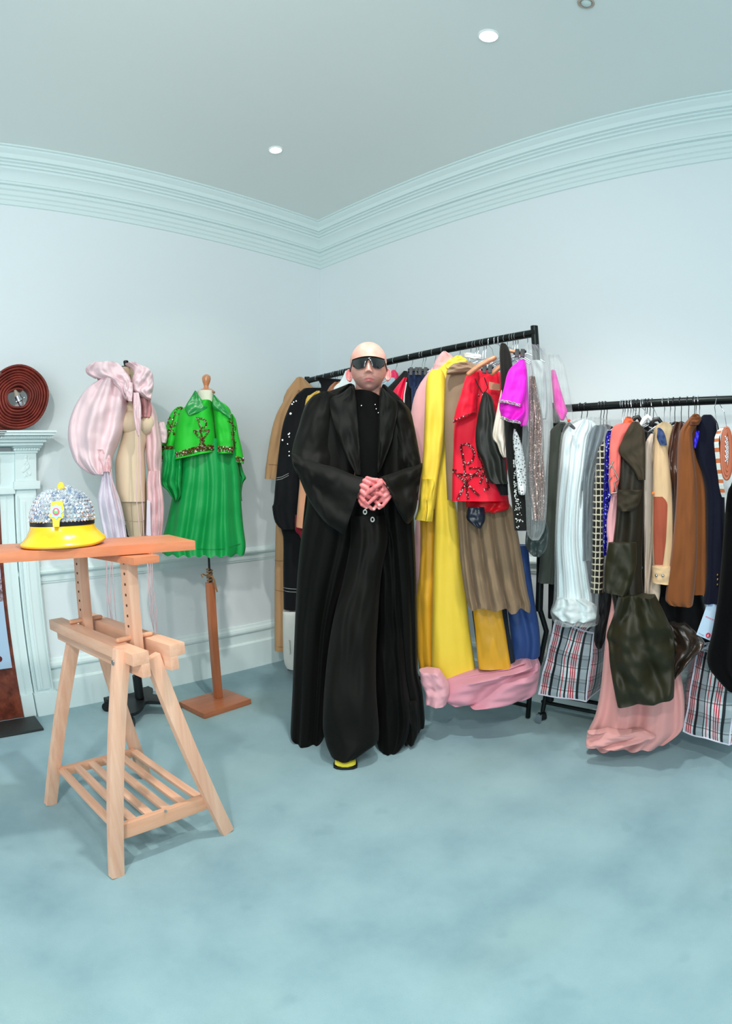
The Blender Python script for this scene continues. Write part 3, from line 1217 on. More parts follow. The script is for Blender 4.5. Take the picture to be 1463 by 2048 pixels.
f_ = lambda p: GC3 + d1_ * p.x + d2_ * p.y + Vector((0, 0, p.z))
MB().box((-.022, -.016, .032), (.022, .016, post_top.z), .002, f_).out('post', M_OAK, F2)

GD = thing('green_cape_dress', 'emerald green child-size dress with beaded short cape and satin collar on the small dress form', 'dress', (GC.x, GC.y, .85))
M_GR = satin('0a9446', .48, .35, .2)
M_GC = cloth('1fb92c', .6, .1, .15, spec=.3, var=.06)
M_GCo = satin('178f3c', .3, .6, .3)
sk = Sheet([(880, 362, 462), (905, 356, 472), (950, 352, 479), (1000, 343, 482), (1050, 332, 486), (1090, 321, 491), (1108, 324, 489)], Pl(gp.d + .01, 408), ex=2.2, T=.12, back=.8, folds=[(5.2, .013, .2), (2.3, .010, .7), (9.3, .003, .1)], a0=.15, crump=.005, nu=110, nv=50, hem=2.2, hemk=8, seed=4)
sk.build('skirt', M_GR, GD)
seam('hem_seam', [[(327, 1088), (370, 1094), (408, 1094), (440, 1094), (487, 1084)]], sk, satin('0c7a38', .5, .3, .2), GD, .0015)
Sheet([(900, 326, 366), (940, 323, 364), (968, 322, 362), (980, 333, 362), (992, 341, 361), (1000, 347, 356)], Pl(gp.d - .06, 345), T=.05, folds=[(2.1, .016, .1, .1)], a0=.5, crump=.006, nu=40, nv=34, seed=6).build('sleeve', M_GR, GD)
Sheet([(900, 468, 480), (925, 472, 482), (945, 474, 487), (956, 476, 492), (966, 478, 486), (985, 477, 483), (1002, 478, 484)], Pl(gp.d + .08, 480), T=.04, folds=[(1.5, .008, .1, .3)], crump=.005, nu=20, nv=34, seed=7).build('sleeve', M_GR, GD)
cpl = Pl(gp.d - .03, 408)
cL = Sheet([(816, 352, 366), (826, 342, 366), (845, 334, 362), (872, 327, 355), (900, 320, 348), (920, 315, 344)], Pl(gp.d - .02, 340), T=.06, back=.5, folds=[(1.2, .010, .4)], a0=.6, crump=.003, nu=24, nv=30, seed=3)
cL.build('cape_side', M_GC, GD)
cM = Sheet([(806, 388, 424), (815, 370, 426), (828, 358, 428), (850, 352, 430), (875, 349, 432), (895, 347, 433), (344, 922, 433, 904)], cpl, T=.125, back=.25, folds=[(1.1, .012, .3, .1)], a0=.5, crump=.004, nu=44, nv=40, seed=5)
cM.build('cape', M_GC, GD)
cR = Sheet([(806, 423, 440), (815, 424, 456), (830, 426, 463), (860, 429, 465), (890, 433, 467), (434, 909, 467, 908)], Pl(gp.d - .035, 445), T=.115, back=.25, crump=.004, nu=34, nv=40, seed=6, folds=[(.8, .008, .3, .1)])
cR.build('cape', M_GC, GD)
cS = Sheet([(830, 461, 466), (842, 463, 472), (870, 464, 477), (900, 466, 484), (926, 467, 488)], Pl(gp.d + .02, 474), T=.05, back=.5, crump=.003, nu=20, nv=30, seed=2)
cS.build('cape_side', M_GC, GD)
lpl = Pl(gp.d - .145, 400)
Sheet([(782, 389, 392), (795, 381, 400), (806, 374, 409), (815, 370, 415), (822, 371, 407), (831, 376, 383)], lpl, T=.016, crump=.004, nu=24, nv=24, seed=1).build('collar', M_GCo, GD)
Sheet([(790, 425, 429), (800, 424, 438), (812, 424, 449), (820, 430, 454), (828, 444, 459), (837, 457, 462)], lpl, T=.016, crump=.004, nu=24, nv=24, seed=2).build('collar', M_GCo, GD)
Z = lambda L: [[(300 + x / 5.12, 730 + y / 5.12) for x, y in l] for l in L]
BG = [solid('6a2a1c', .25, .5), solid('e8d8d8', .1, .7)]
beads('beaded_emblem', Z([[(470, 575), (520, 575), (560, 590), (578, 630), (560, 665), (530, 668)], [(490, 580), (515, 660), (535, 800), (545, 850)], [(445, 700), (480, 700)], [(455, 702), (500, 760), (560, 800)], [(580, 692), (605, 690)], [(600, 695), (560, 760), (510, 800)], [(460, 700), (600, 695)], [(500, 850), (530, 805), (560, 850)]]), cM, BG, GD, r=.0032, step=.0052, rows=2)
beads('beaded_emblem', Z([[(250, 480), (290, 455), (325, 460), (330, 495), (300, 520), (270, 515)], [(260, 490), (235, 580), (205, 690), (170, 790), (155, 850)], [(190, 555), (185, 600), (210, 640), (250, 640), (265, 600)], [(150, 755), (165, 700), (200, 670), (240, 690), (245, 730)], [(185, 560), (210, 550)]]), cL, BG, GD, r=.0032, step=.0052, rows=2)
beads('beaded_emblem', Z([[(815, 520), (835, 600), (850, 750), (870, 840)], [(785, 600), (830, 605), (875, 640), (870, 680), (845, 690)], [(825, 700), (850, 760), (880, 800)], [(860, 700), (835, 780)], [(860, 850), (885, 850)]]), cR, BG, GD, r=.0032, step=.0055, rows=1)
for nm, lns, S_ in (('beaded_trim', [[(348, 913), (362, 910), (380, 905), (395, 901), (415, 898), (431, 896)]], cM), ('beaded_trim', [[(436, 900), (450, 901), (465, 901)]], cR), ('beaded_trim', [[(322, 898), (334, 899), (345, 899)], [(316, 917), (326, 919), (336, 917)]], cL), ('beaded_trim', [[(469, 918), (478, 920), (487, 922)]], cS)):
    beads(nm, lns, S_, BG, GD, r=.0042, step=.0058, rows=4)
# cord tied round the rod
m = MB()
rc = Vector((GC.x, GC.y, post_top.z))
P = []
for i in range(40):
    a = i * .75
    P.append(rc + Vector((math.cos(a) * .014, math.sin(a) * .014, .005 + i * .0018)))
m.tube(P, .0055, 6)
P = [rc + gp.n * -.015 + Vector((0, 0, .03))] + [Pl(gp.d - .03, 420).p(*q) for q in ((417, 1151), (424, 1153), (428, 1160), (430, 1170), (434, 1184))]
m.tube(P, [.005, .006, .006, .0055, .006, .005], 6)
P = [rc + gp.n * -.015 + Vector((0, 0, .03))] + [Pl(gp.d - .03, 405).p(*q) for q in ((405, 1148), (402, 1150), (405, 1155))]
m.tube(P, .004, 6)
tag(m.out('cord', cloth('8f6a4a', .9), None), 'brown cord knotted round the rod above the square wooden post', 'cord')
# ================================================================ the person
pp = lambda dy=0.0: Pl(2.50 + dy, 735)
PF = pp().n                                   # away from the viewer
PS = Vector((PF.y, -PF.x, 0))                 # to the right of the picture
PO = PF * 2.5
PO = Vector((PO.x, PO.y, 0)) + PS * .0
PER = thing('person', 'bald person in sunglasses and a floor-length black coat, fingers laced in front, facing the camera', 'person', PO)


def w(px, py, dy=0.0):
    return pp(dy).p(px, py)


def skinmat(name, c, c2):
    t = NT(name)
    vec = t.coord()
    t.l(t.ramp(t.noise(30, 4, vec), [(.3, c), (.7, c2)]), t.b.inputs['Base Color'])
    t.set(Roughness=.42)
    t.b.inputs['Subsurface Weight'].default_value = .12
    t.b.inputs['Subsurface Radius'].default_value = (.012, .004, .002)
    t.b.inputs['Subsurface Scale'].default_value = .6
    t.b.inputs['Specular IOR Level'].default_value = .45
    t.bump(t.noise(300, 2, vec), .05, .001)
    return t.m


M_SKIN = skinmat('skin', 'd59a8c', 'e0ab9c')
M_SKINR = skinmat('skin_red', 'cc6a6c', 'da8280')
M_STUB = skinmat('skin_stubble', 'c08c7f', 'cc9c90')
M_LIP = skinmat('skin_lips', 'c4716f', 'cc7c78')
M_NAIL = skinmat('nails', 'eaa9a6', 'f0b8b4')

# head, built in a frame: x right in the picture, y away, z up; chin slightly raised
hcen = w(736.5, 736, 0)
tilt = Matrix.Rotation(math.radians(-7), 3, Vector((1, 0, 0)))
HB = Matrix((PS, PF, Vector((0, 0, 1)))).transposed()


def hp(v):
    return hcen + HB @ (tilt @ Vector(v))


def g2(x, z, cx, cz, sx, sz):
    return math.exp(-((x - cx) / sx) ** 2 - ((z - cz) / sz) ** 2)


def headpt(d):
    x, y, z = d
    hw, hd, hh = .0765, .098, .114
    # cranium wide on top, jaw tapering to the chin
    jaw = max(0.0, min(1.0, (-z - .12) / .80))
    wx = hw * (1 - .22 * jaw ** 1.3)
    if z > 0:
        rho = math.sqrt(max(1e-9, 1 - z * z))
        kk = min(1.6, (max(0, 1 - z ** 2.35)) ** (1 / 2.35) / max(rho, 1e-4))
        x, y = x * kk, y * kk
    X, Y, Z = x * wx, y * hd, z * hh
    if z > 0:
        X *= 1 + .03 * math.sin(min(1, z * 1.5) * math.pi)
    X *= 1 + .045 * math.exp(-((z - .55) / .38) ** 2)
    Zr, Z = Z, Z + .0155
    if y < 0:
        # flatter face
        Y *= 1 - .06 * math.exp(-(z / .6) ** 2)
        f = 0
        f += .0035 * g2(abs(X), Z, .028, .030, .028, .009)            # brow
        f -= .0070 * g2(abs(X), Z, .031, .010, .015, .012)            # socket
        f += .0050 * g2(abs(X), Z, .043, -.020, .018, .018)           # cheek
        zz = (Z + .038) / .060
        if 0 < zz < 1.15:
            f += (.022 * (1 - zz) ** 1.0 + .006) * math.exp(-(X / (.0085 + .004 * (1 - zz))) ** 2) * min(1, (1.15 - zz) * 4)
        f += .012 * g2(abs(X), Z, .012, -.034, .006, .007)            # nostril wings
        f += .012 * g2(X, Z, 0, -.031, .007, .008)                    # tip
        f += .0075 * g2(X, Z, 0, -.0565, .020, .005)                  # upper lip
        f += .0085 * g2(X, Z, 0, -.0660, .017, .0055)                 # lower lip
        f -= .0060 * g2(X, Z, 0, -.0612, .022, .0022)
        f += .004 * g2(X, Z, 0, -.060, .034, .018)
        f -= .003 * g2(X, Z, 0, -.077, .018, .005)
        f += .011 * g2(X, Z, 0, -.095, .020, .013)                    # chin
        Y -= f * min(1, -y * 2.2)
    Z = Zr
    if z < -.35 and y > 0:
        Y *= 1 - .25 * min(1, (-z - .35) / .6)
    return (X, Y, Z)


vs, fs = [], []
NA, NB_ = 120, 96
for j in range(NB_ + 1):
    a = math.pi * j / NB_
    for i in range(NA):
        b = 2 * math.pi * i / NA
        vs.append(hp(headpt((math.sin(a) * math.sin(b), -math.sin(a) * math.cos(b), math.cos(a)))))
for j in range(NB_):
    for i in range(NA):
        i2 = (i + 1) % NA
        fs.append((j * NA + i, (j + 1) * NA + i, (j + 1) * NA + i2, j * NA + i2))
body = MB()
body.add(vs, fs)
# ears: helix rim, bowl and lobe
for s_ in (-1, 1):
    P = []
    for k in range(13):
        a = math.radians(80 + k * -19) if s_ > 0 else math.radians(100 + k * 19)
        P.append(hp((s_ * .0835 + math.cos(a) * .0115, .004, -.030 + math.sin(a) * .0255)))
    body.caps(P, [.0040] * 13, 8)
    body.ball(hp((s_ * .0835, .010, -.030)), .0135, 16, (.92, .40, 1.85), HB)
    body.ball(hp((s_ * .0800, .006, -.052)), .0085, 12, (.9, .7, 1.1), HB)
# neck and torso
nk = [hp((0, .018, -.055)), w(735, 790, .03), w(735, 812, .05)]
body.caps(nk, [.056, .056, .060], 24)
for s_ in (-1, 1):
    body.caps([hp((s_ * .035, .01, -.075)), w(735 + s_ * 16, 806, .0)], [.016, .014], 10)


def ell(path, n=28):
    """trunk: (point, half width, half depth)"""
    vs, fs = [], []
    for p, a, b in path:
        for k in range(n):
            t = 2 * math.pi * k / n
            vs.append(p + PS * a * math.cos(t) + PF * b * math.sin(t))
    m_ = len(path)
    for i in range(m_ - 1):
        for k in range(n):
            k2 = (k + 1) % n
            fs.append((i * n + k, (i + 1) * n + k, (i + 1) * n + k2, i * n + k2))
    fs.append(tuple(range(n)))
    fs.append(tuple((m_ - 1) * n + k for k in reversed(range(n))))
    body.add(vs, fs)


ell([(w(735, 797, .05), .06, .05), (w(733, 815, .05), .10, .08), (w(730, 835, .05), .150, .09), (w(728, 880, .04), .17, .115), (w(728, 940, .04), .150, .105), (w(728, 985, .04), .145, .10), (w(727, 1060, .05), .165, .11), (w(727, 1100, .05), .15, .10)])
# legs
body.caps([w(716, 1085, .05), w(710, 1270, .0), w(700, 1500, -.10)], [.070, .050, .038], 16)
body.caps([w(755, 1085, .06), w(770, 1280, .06), w(776, 1455, .08)], [.065, .050, .038], 16)
# arms
body.caps([w(650, 836, .06), w(624, 912, .04), w(640, 950, -.04), w(716, 982, -.20)], [.045, .038, .034, .022], 14)
body.caps([w(796, 838, .06), w(808, 912, .04), w(806, 952, -.04), w(775, 985, -.20)], [.040, .036, .032, .022], 14)
# hands: interlaced fingers. h(zoom x, zoom y, depth)
HZ = lambda x, y, dep: w(680 + x / 10.45, 930 + y / 10.45, -.27 + dep)
R_ = .0084
body.ball(HZ(480, 570, .034), .034, 16, (.85, .55, 1.25), HB)
body.ball(HZ(700, 600, .040), .030, 16, (1.1, .45, .9), HB)
body.ball(HZ(920, 570, .034), .034, 16, (.85, .55, 1.25), HB)
body.caps([HZ(420, 560, .035), HZ(380, 570, .055), HZ(330, 560, .08)], [.024, .022, .024], 14)
body.caps([HZ(980, 560, .035), HZ(1020, 570, .06), HZ(1060, 560, .09)], [.024, .022, .024], 14)
fing = [
    # hand on the left of the picture, pointing right and down
    ([(505, 330, .000), (620, 395, -.008), (745, 425, .002), (840, 470, .014)], 1.0),
    ([(450, 430, .000), (560, 490, -.008), (660, 560, .004), (760, 585, -.012), (868, 625, -.010)], 1.05),
    ([(435, 545, .000), (520, 620, -.010), (600, 670, .000), (690, 720, .012), (780, 800, -.004), (812, 835, -.008)], 1.0),
    ([(430, 660, .004), (495, 750, -.010), (575, 840, -.004), (660, 915, .004), (705, 930, .002)], .95),
    ([(410, 745, .010), (450, 830, -.002), (545, 895, .000)], .85),
    # hand on the right of the picture, pointing left and down
    ([(900, 400, .004), (850, 335, .000), (760, 320, -.006), (640, 300, -.004), (560, 268, .000)], 1.1),
    ([(905, 420, .000), (850, 385, -.014), (720, 465, -.020), (640, 530, -.018), (570, 580, -.012)], 1.12),
    ([(960, 500, .000), (880, 530, -.010), (790, 610, -.002), (700, 700, -.014), (595, 800, -.014)], 1.05),
    ([(995, 590, .000), (930, 650, -.008), (860, 730, .000), (790, 800, .010), (700, 920, -.006)], 1.0),
    ([(1030, 660, .006), (960, 760, -.006), (890, 850, -.006), (815, 905, .000)], .9),
]
for pts, sc_ in fing:
    n_ = len(pts)
    body.caps([HZ(*p) for p in pts], [R_ * sc_ * (1.12 - .30 * i / (n_ - 1)) for i in range(n_)], 12)
    for i in range(1, n_ - 1):
        body.ball(HZ(*pts[i]), R_ * sc_ * (1.2 - .28 * i / (n_ - 1)), 10)
tmp = mk('tmp', body.v, body.f, None)
md = tmp.modifiers.new('r', 'REMESH')
md.mode = 'VOXEL'
md.voxel_size = .0026
md2 = tmp.modifiers.new('s', 'SMOOTH')
md2.iterations = 2
md2.factor = .5
bpy.context.view_layer.update()
dg = bpy.context.evaluated_depsgraph_get()
me = bpy.data.meshes.new_from_object(tmp.evaluated_get(dg))
org = tmp.location.copy()
bpy.data.objects.remove(tmp)
# drop what the clothes hide below the neck except where the body shows
HBi = (HB @ tilt).inverted()
bo_ = bpy.data.objects.new('body', me)
SC.collection.objects.link(bo_)
bo_.parent = PER
sh3 = org - PER.location
me.transform(Matrix.Translation(sh3))
me.materials.clear()
for m_ in (M_SKIN, M_SKINR, M_STUB, M_LIP, M_NAIL):
    me.materials.append(m_)
handc = HZ(700, 600, 0) - PER.location
tips = [HZ(*p[-1]) - PER.location for p, s in fing]
hl = hcen - PER.location
for p in me.polygons:
    c_ = p.center
    p.use_smooth = True
    q = HBi @ (c_ - hl)
    if (c_ - handc).length < .14:
        p.material_index = 1
        for t_ in tips:
            if (c_ - t_).length < .0065 and p.normal.dot(PF) < -.5:
                p.material_index = 4
    elif q.z > -.13:
        if abs(q.x) > .0785 and q.z < .015:
            p.material_index = 1
        elif q.y < -.06 and abs(q.x) < .0225 - 1.6 * abs(q.z + .0770) and -.0845 < q.z < -.0705:
            p.material_index = 3
        elif q.y < .02 and q.z < -.060 and abs(q.x) > .0:
            p.material_index = 2

# sunglasses: one wrapped dark shield with two lobes
M_LENS = solid('0a0d0c', .12, 0, .6, coat=.4)


def strip(top, botf, y0, curve, n, th=.003, x0=-.066, x1=.066):
    vs, fs = [], []
    for k in range(2):
        for i in range(n + 1):
            x = x0 + (x1 - x0) * i / n
            y = y0 + curve * (x / .066) ** 2 + (th if k else 0)
            for j in range(7):
                t = j / 6
                z = top(x) * (1 - t) + botf(x) * t
                vs.append(hp((x, y + .004 * math.sin(t * math.pi) * -1, z - .0205)))
    W = 7
    Bk = (n + 1) * W
    for i in range(n):
        for j in range(6):
            a = i * W + j
            fs.append((a, a + 1, a + W + 1, a + W))
            fs.append((Bk + a, Bk + a + W, Bk + a + W + 1, Bk + a + 1))
        a = i * W
        fs.append((a, a + W, Bk + a + W, Bk + a))
        a = i * W + 6
        fs.append((a, Bk + a, Bk + a + W, a + W))
    for a0_ in (0, n * W):
        for j in range(6):
            a = a0_ + j
            fs.append((a, Bk + a, Bk + a + 1, a + 1))
    return vs, fs


def lensbot(x):
    a = abs(x)
    lobe = -.019 * math.exp(-((a - .035) / .024) ** 4)
    notch = .016 * math.exp(-(x / .0085) ** 2)
    return .006 + lobe + notch - .002


SG = MB()
SG.add(*strip(lambda x: .0335 - .0 * abs(x), lensbot, -.1130, .040, 48))
SG = SG.out('sunglasses', M_LENS, PER)
m = MB()
m.add(*strip(lambda x: .0365, lambda x: .0325, -.1140, .040, 40, .0045, -.068, .068))
for s_ in (-1, 1):
    m.bar(hp((s_ * .067, -.069, .012)), hp((s_ * .0815, .008, -.012)), .003, .011, bev=.001)
m.out('frame', solid('10130f', .3), SG)
m = MB()
for i in range(5):
    m.gem(hp((.0665 + .0018 * i, -.066 + .006 * i, .0095 - .003 * (i % 2))), .0034, (.7, -.7, .1), .5)
m.out('temple_logo', M_STEEL, SG, smooth=False)

# ---------------------------------------------------------------- clothes
M_CO = satin('090a07', 0.64, 0.13, 0.15)
M_LAP = satin('0c0d09', 0.58, 0.17, 0.15)
M_SL = satin('0b0c08', 0.62, 0.15, 0.15)
M_TN = cloth('070807', .85, .0, .1, spec=.1)
M_TR = satin('0b0a06', 0.62, 0.15, 0.15)
M_GRN = satin('0e0f0c', 0.58, 0.20, 0.15)
# turtleneck
tn = Sheet([(707, 784, 760, 796), (706, 795, 761, 801), (700, 812, 765, 812), (695, 850, 772, 850), (700, 900, 772, 900), (704, 960, 770, 960), (700, 1010, 772, 1010), (698, 1045, 770, 1045)], pp(.02), ex=2.2, T=.135, back=1.05, crump=.004, nu=40, nv=50, seed=2, sharp=False)
tn.build('turtleneck', M_TN, PER)
spots('stud', [(732, 819), (749, 817), (751, 825), (755, 832)], tn, M_STEEL, PER, .0035, .006) if False else None
for i, (x, y) in enumerate([(723, 819), (749, 817), (751, 825), (755, 832)]):
    MB().gem(tn.pt(x, y, .006), .0032, -PF, .8).out('stud', M_STEEL, PER, smooth=False)
# trousers
tr = Sheet([(1030, 698, 772), (1080, 700, 775), (1150, 688, 762), (1230, 668, 756), (1300, 656, 752), (1380, 648, 752), (1450, 645, 757), (1474, 649, 757), (653, 1490, 753, 1482), (661, 1507, 722, 1502)], pp(-.04), ex=2.2, T=.10, back=.6, folds=[(.8, .008, .2, .4)], a0=.7, crump=.010, nu=50, nv=70, seed=9, lean=[.0, .03, .06, .08, .10, .11])
tr.build('trouser_leg', M_TR, PER)
tr2 = Sheet([(1060, 735, 790), (1150, 744, 800), (1250, 748, 806), (1350, 748, 815), (1430, 748, 822), (1478, 752, 812), (1492, 756, 796)], pp(.02), T=.09, back=.8, folds=[(2.2, .008, .3, .2)], a0=.6, crump=.012, nu=40, nv=60, seed=10, lean=[0, .0, .0, .02])
tr2.build('trouser_leg', satin('030302', 0.67, 0.12, 0.15), PER)
m = MB()
for x, y in ((729.5, 1024), (744.5, 1039)):
    c_ = tr.pt(x, y + 8, .02) if False else pp(-.17).p(x, y)
    P = [c_ + PS * math.cos(a) * .0065 + Vector((0, 0, math.sin(a) * .0085)) for a in [k * math.pi / 6 for k in range(12)]]
    MB().tube(P, .0028, 6, closed=True).out('metal_eyelet', solid('e4e8e0', .3, .4), PER)
Sheet([(1000, 702, 770), (1030, 700, 772), (1060, 699, 775), (1100, 696, 772)], pp(.0), T=.13, back=.5, crump=.006, nu=34, nv=20, seed=21).build('waistband', satin('030403', 0.68, 0.12, 0.15), PER)
# shoe
st = fl(690, 1539)
sf = (Vector((0, 0, 0)) - PF)
vs, fs = [], []
rows_ = [(-.20, .030, .050), (-.14, .036, .055), (-.08, .040, .060), (-.03, .046, .045), (.0, .050, .032), (.02, .049, .026), (.033, .036, .022), (.038, .018, .018)]


def shoe(base, name_, mat_, mat2):
    m = MB()
    vs, fs = [], []
    n = 16
    for d_, hw, ht in rows_:
        for k in range(n):
            t = 2 * math.pi * k / n
            z = ht * .5 + ht * .5 * math.sin(t)
            vs.append(base + sf * d_ + PS * hw * math.cos(t) * (1 if math.sin(t) < 0 else .92) + Vector((0, 0, z + .010)))
    for i in range(len(rows_) - 1):
        for k in range(n):
            k2 = (k + 1) % n
            fs.append((i * n + k, i * n + k2, (i + 1) * n + k2, (i + 1) * n + k))
    fs.append(tuple(range(n)))
    fs.append(tuple((len(rows_) - 1) * n + k for k in reversed(range(n))))
    m.add(vs, fs)
    so = m.out(name_, mat_, PER)
    m = MB()
    vs, fs = [], []
    pts = [(d_, hw * 1.04) for d_, hw, ht in rows_]
    ring_ = [(d, hw) for d, hw in pts] + [(d, -hw) for d, hw in reversed(pts)]
    vs = [base + sf * (d * 1.02 + .002) + PS * h_ + Vector((0, 0, z)) for z in (0.001, .013) for d, h_ in ring_]
    q = len(ring_)
    fs = [tuple(range(q)), tuple(q + i for i in reversed(range(q)))] + [(i, q + i, q + (i + 1) % q, (i + 1) % q) for i in range(q)]
    m.add(vs, fs)
    m.out('sole', mat2, so)


shoe(st - sf * .035, 'shoe', solid('e3d23a', .3, 0, .5, coat=.3), solid('0e0f0c', .5))
shoe(Vector((0, 0, 0)) + (w(775, 1480, .10) * 1) * 1 - Vector((0, 0, w(775, 1480, .10).z)), 'shoe', solid('1a1a12', .35), solid('0e0f0c', .5))

# coat: back panel, two fronts, shoulders, bell sleeves, lapels
Sheet([(800, 660, 805), (850, 640, 820), (1000, 610, 826), (1200, 596, 832), (1400, 590, 836), (1440, 590, 838), (588, 1462, 838, 1462)], pp(.16), T=.05, back=.8, folds=[(5, .012, .2)], a0=.3, crump=.006, nu=60, nv=40, seed=5).build('coat_back', satin('040504', 0.68, 0.10, 0.15), PER)
fL = Sheet([(693, 778, 706, 776), (655, 789, 709, 788), (622, 799, 713, 797), (606, 825, 716, 825), (606, 870, 718, 870), (612, 930, 720, 930), (615, 1000, 718, 1000), (602, 1080, 716, 1065), (594, 1170, 692, 1150), (589, 1280, 668, 1240), (586, 1370, 655, 1370), (583, 1430, 649, 1450), (582, 1460, 646, 1484), (586, 1462, 634, 1500)], pp(.03), T=.13, back=.5, folds=[(2.3, .016, .15)], a0=.05, crump=.004, nu=50, nv=90, seed=6, lean=[0, 0, .0, -.02, -.06, -.10])
fL.build('coat_front', M_CO, PER)
fR = Sheet([(762, 777, 770, 778), (759, 790, 800, 800), (757, 800, 818, 825), (756, 830, 825, 850), (755, 880, 828, 885), (752, 940, 830, 940), (754, 1000, 826, 1000), (762, 1070, 828, 1070), (772, 1150, 831, 1150), (782, 1250, 832, 1250), (790, 1330, 833, 1330), (795, 1380, 843, 1375), (800, 1430, 848, 1430), (806, 1452, 847, 1443)], pp(.04), T=.12, back=.5, folds=[(1.8, .018, .35)], a0=.05, crump=.004, nu=50, nv=90, seed=7, lean=[0, 0, .0, -.02, -.05, -.09])
fR.build('coat_front', satin('060704', 0.64, 0.13, 0.15), PER)
Sheet([(1400, 790, 832), (1440, 796, 835), (1468, 803, 835), (1486, 808, 828)], pp(-.01), T=.03, folds=[(1.5, .012, .2)], crump=.006, nu=24, nv=20).build('coat_hem_fold', M_CO, PER)
# sleeves
aL = Sheet([(640, 790, 668, 790), (622, 797, 682, 800), (607, 822, 678, 825), (596, 858, 672, 862), (586, 890, 668, 900), (583, 915, 664, 925), (590, 940, 655, 950), (602, 955, 640, 965)], pp(-.02), ex=2.2, T=.10, back=.7, folds=[(1.4, .008, .2, .9)], a0=.8, crump=.007, nu=36, nv=44, seed=12, lean=[0, 0, .03, .08])
aL.build('sleeve', M_SL, PER)
bL = Sheet([(584, 905, 600, 955), (612, 915, 613, 990), (640, 927, 632, 1022), (668, 934, 652, 1046), (695, 945, 672, 1060), (714, 952, 686, 1068), (727, 955, 690, 1064)], pp(-.10), T=.075, back=.8, folds=[(.8, .012, .1, .3), (2, .005, .5, .2)], a0=.6, crump=.008, nu=44, nv=44, seed=13, lean=[0, .03, .07, .10, .12])
bL.build('sleeve_cuff', M_SL, PER)
aR = Sheet([(772, 806, 806, 806), (774, 820, 820, 822), (778, 850, 827, 850), (784, 885, 834, 885), (790, 920, 841, 925), (796, 945, 842, 945), (806, 960, 836, 965)], pp(.0), ex=2.2, T=.09, back=.7, folds=[(1.4, .006, .5, .8)], a0=.8, crump=.010, nu=36, nv=44, seed=14, lean=[0, 0, .03, .06])
aR.build('sleeve', satin('070804', 0.64, 0.13, 0.15), PER)
bR = Sheet([(843, 926, 834, 985), (828, 932, 832, 1012), (806, 938, 826, 1034), (788, 945, 814, 1048), (772, 950, 800, 1030), (763, 953, 783, 995), (758, 955, 772, 975)], pp(-.09), T=.07, back=.8, folds=[(.9, .010, .3, .3)], a0=.6, crump=.010, nu=44, nv=40, seed=15, lean=[0, .03, .07, .11, .13])
bR.build('sleeve_cuff', satin('080904', 0.62, 0.15, 0.15), PER)
# lapels
Sheet([(700, 772, 708, 780), (680, 788, 712, 800), (658, 796, 713, 812), (658, 812, 714, 830), (663, 840, 716, 850), (676, 880, 718, 885), (695, 920, 720, 925), (712, 950, 721, 950)], pp(-.11), T=.012, crump=.004, nu=24, nv=50, seed=16, folds=[(.6, .006, .2)]).build('lapel', M_LAP, PER)
Sheet([(762, 775, 768, 778), (758, 798, 790, 800), (757, 812, 796, 815), (756, 840, 790, 850), (755, 880, 782, 885), (754, 920, 768, 922), (754, 945, 758, 945)], pp(-.095), T=.012, crump=.004, nu=24, nv=50, seed=17, folds=[(.6, .006, .2)]).build('lapel', satin('090b06', 0.60, 0.15, 0.15), PER)
Sheet([(700, 768, 709, 772), (695, 780, 713, 790), (690, 792, 714, 806)], pp(-.03), T=.03, nu=16, nv=16, crump=.002).build('coat_collar', M_LAP, PER)
# ================================================================ clothes rails
R1a, R1b = Vector((2.565, 3.05, 1.925)), Vector((2.47, 1.268, 1.930))
R2a, R2b = Vector((2.548, 1.213, 1.562)), Vector((2.552, -.45, 1.562))
K1 = thing('clothes_rack', 'tall black metal clothes rail behind the person, packed with coats and dresses', 'clothes rail', (2.40, 2.08, 0))
K2 = thing('clothes_rack', 'lower black metal clothes rail at the right edge with jackets on it', 'clothes rail', (2.55, .4, 0))


d = (R1b - R1a).normalized()
MB().tube([R1a - d * .01, R1b + d * .01], .0195, 18).out('rail', M_BLACKM, K1)
m = MB()
m.tube([Vector((R1a.x, R1a.y, .05)), Vector((R1a.x, R1a.y, R1a.z + .028))], .0185, 16)
m.out('post', M_BLACKM, K1)
MB().tube([Vector((R1b.x, R1b.y, .60)), Vector((R1b.x, R1b.y, R1b.z + .035))], .0185, 16).out('post', M_BLACKM, K1)
P = [Vector((R1b.x, R1b.y, .62)), ax(1092, 1262, 2.50), ax(1080, 1320, 2.50), ax(1066, 1362, 2.50), ax(1058, 1395, 2.50), fl(1055, 1434, .012)]
MB().tube(P, .0135, 12).out('curved_leg', M_BLACKM, K1)
MB().tube([Vector((R1b.x + .02, R1b.y + .05, .09)), Vector((2.55, R1a.y, .09))], .011, 10).out('base_bar', M_BLACKM, K1)
MB().tube([Vector((R1b.x, R1b.y, 1.545)), Vector((R1b.x, R1b.y, 1.575))], .022, 16).out('clamp', M_STEEL, K1)
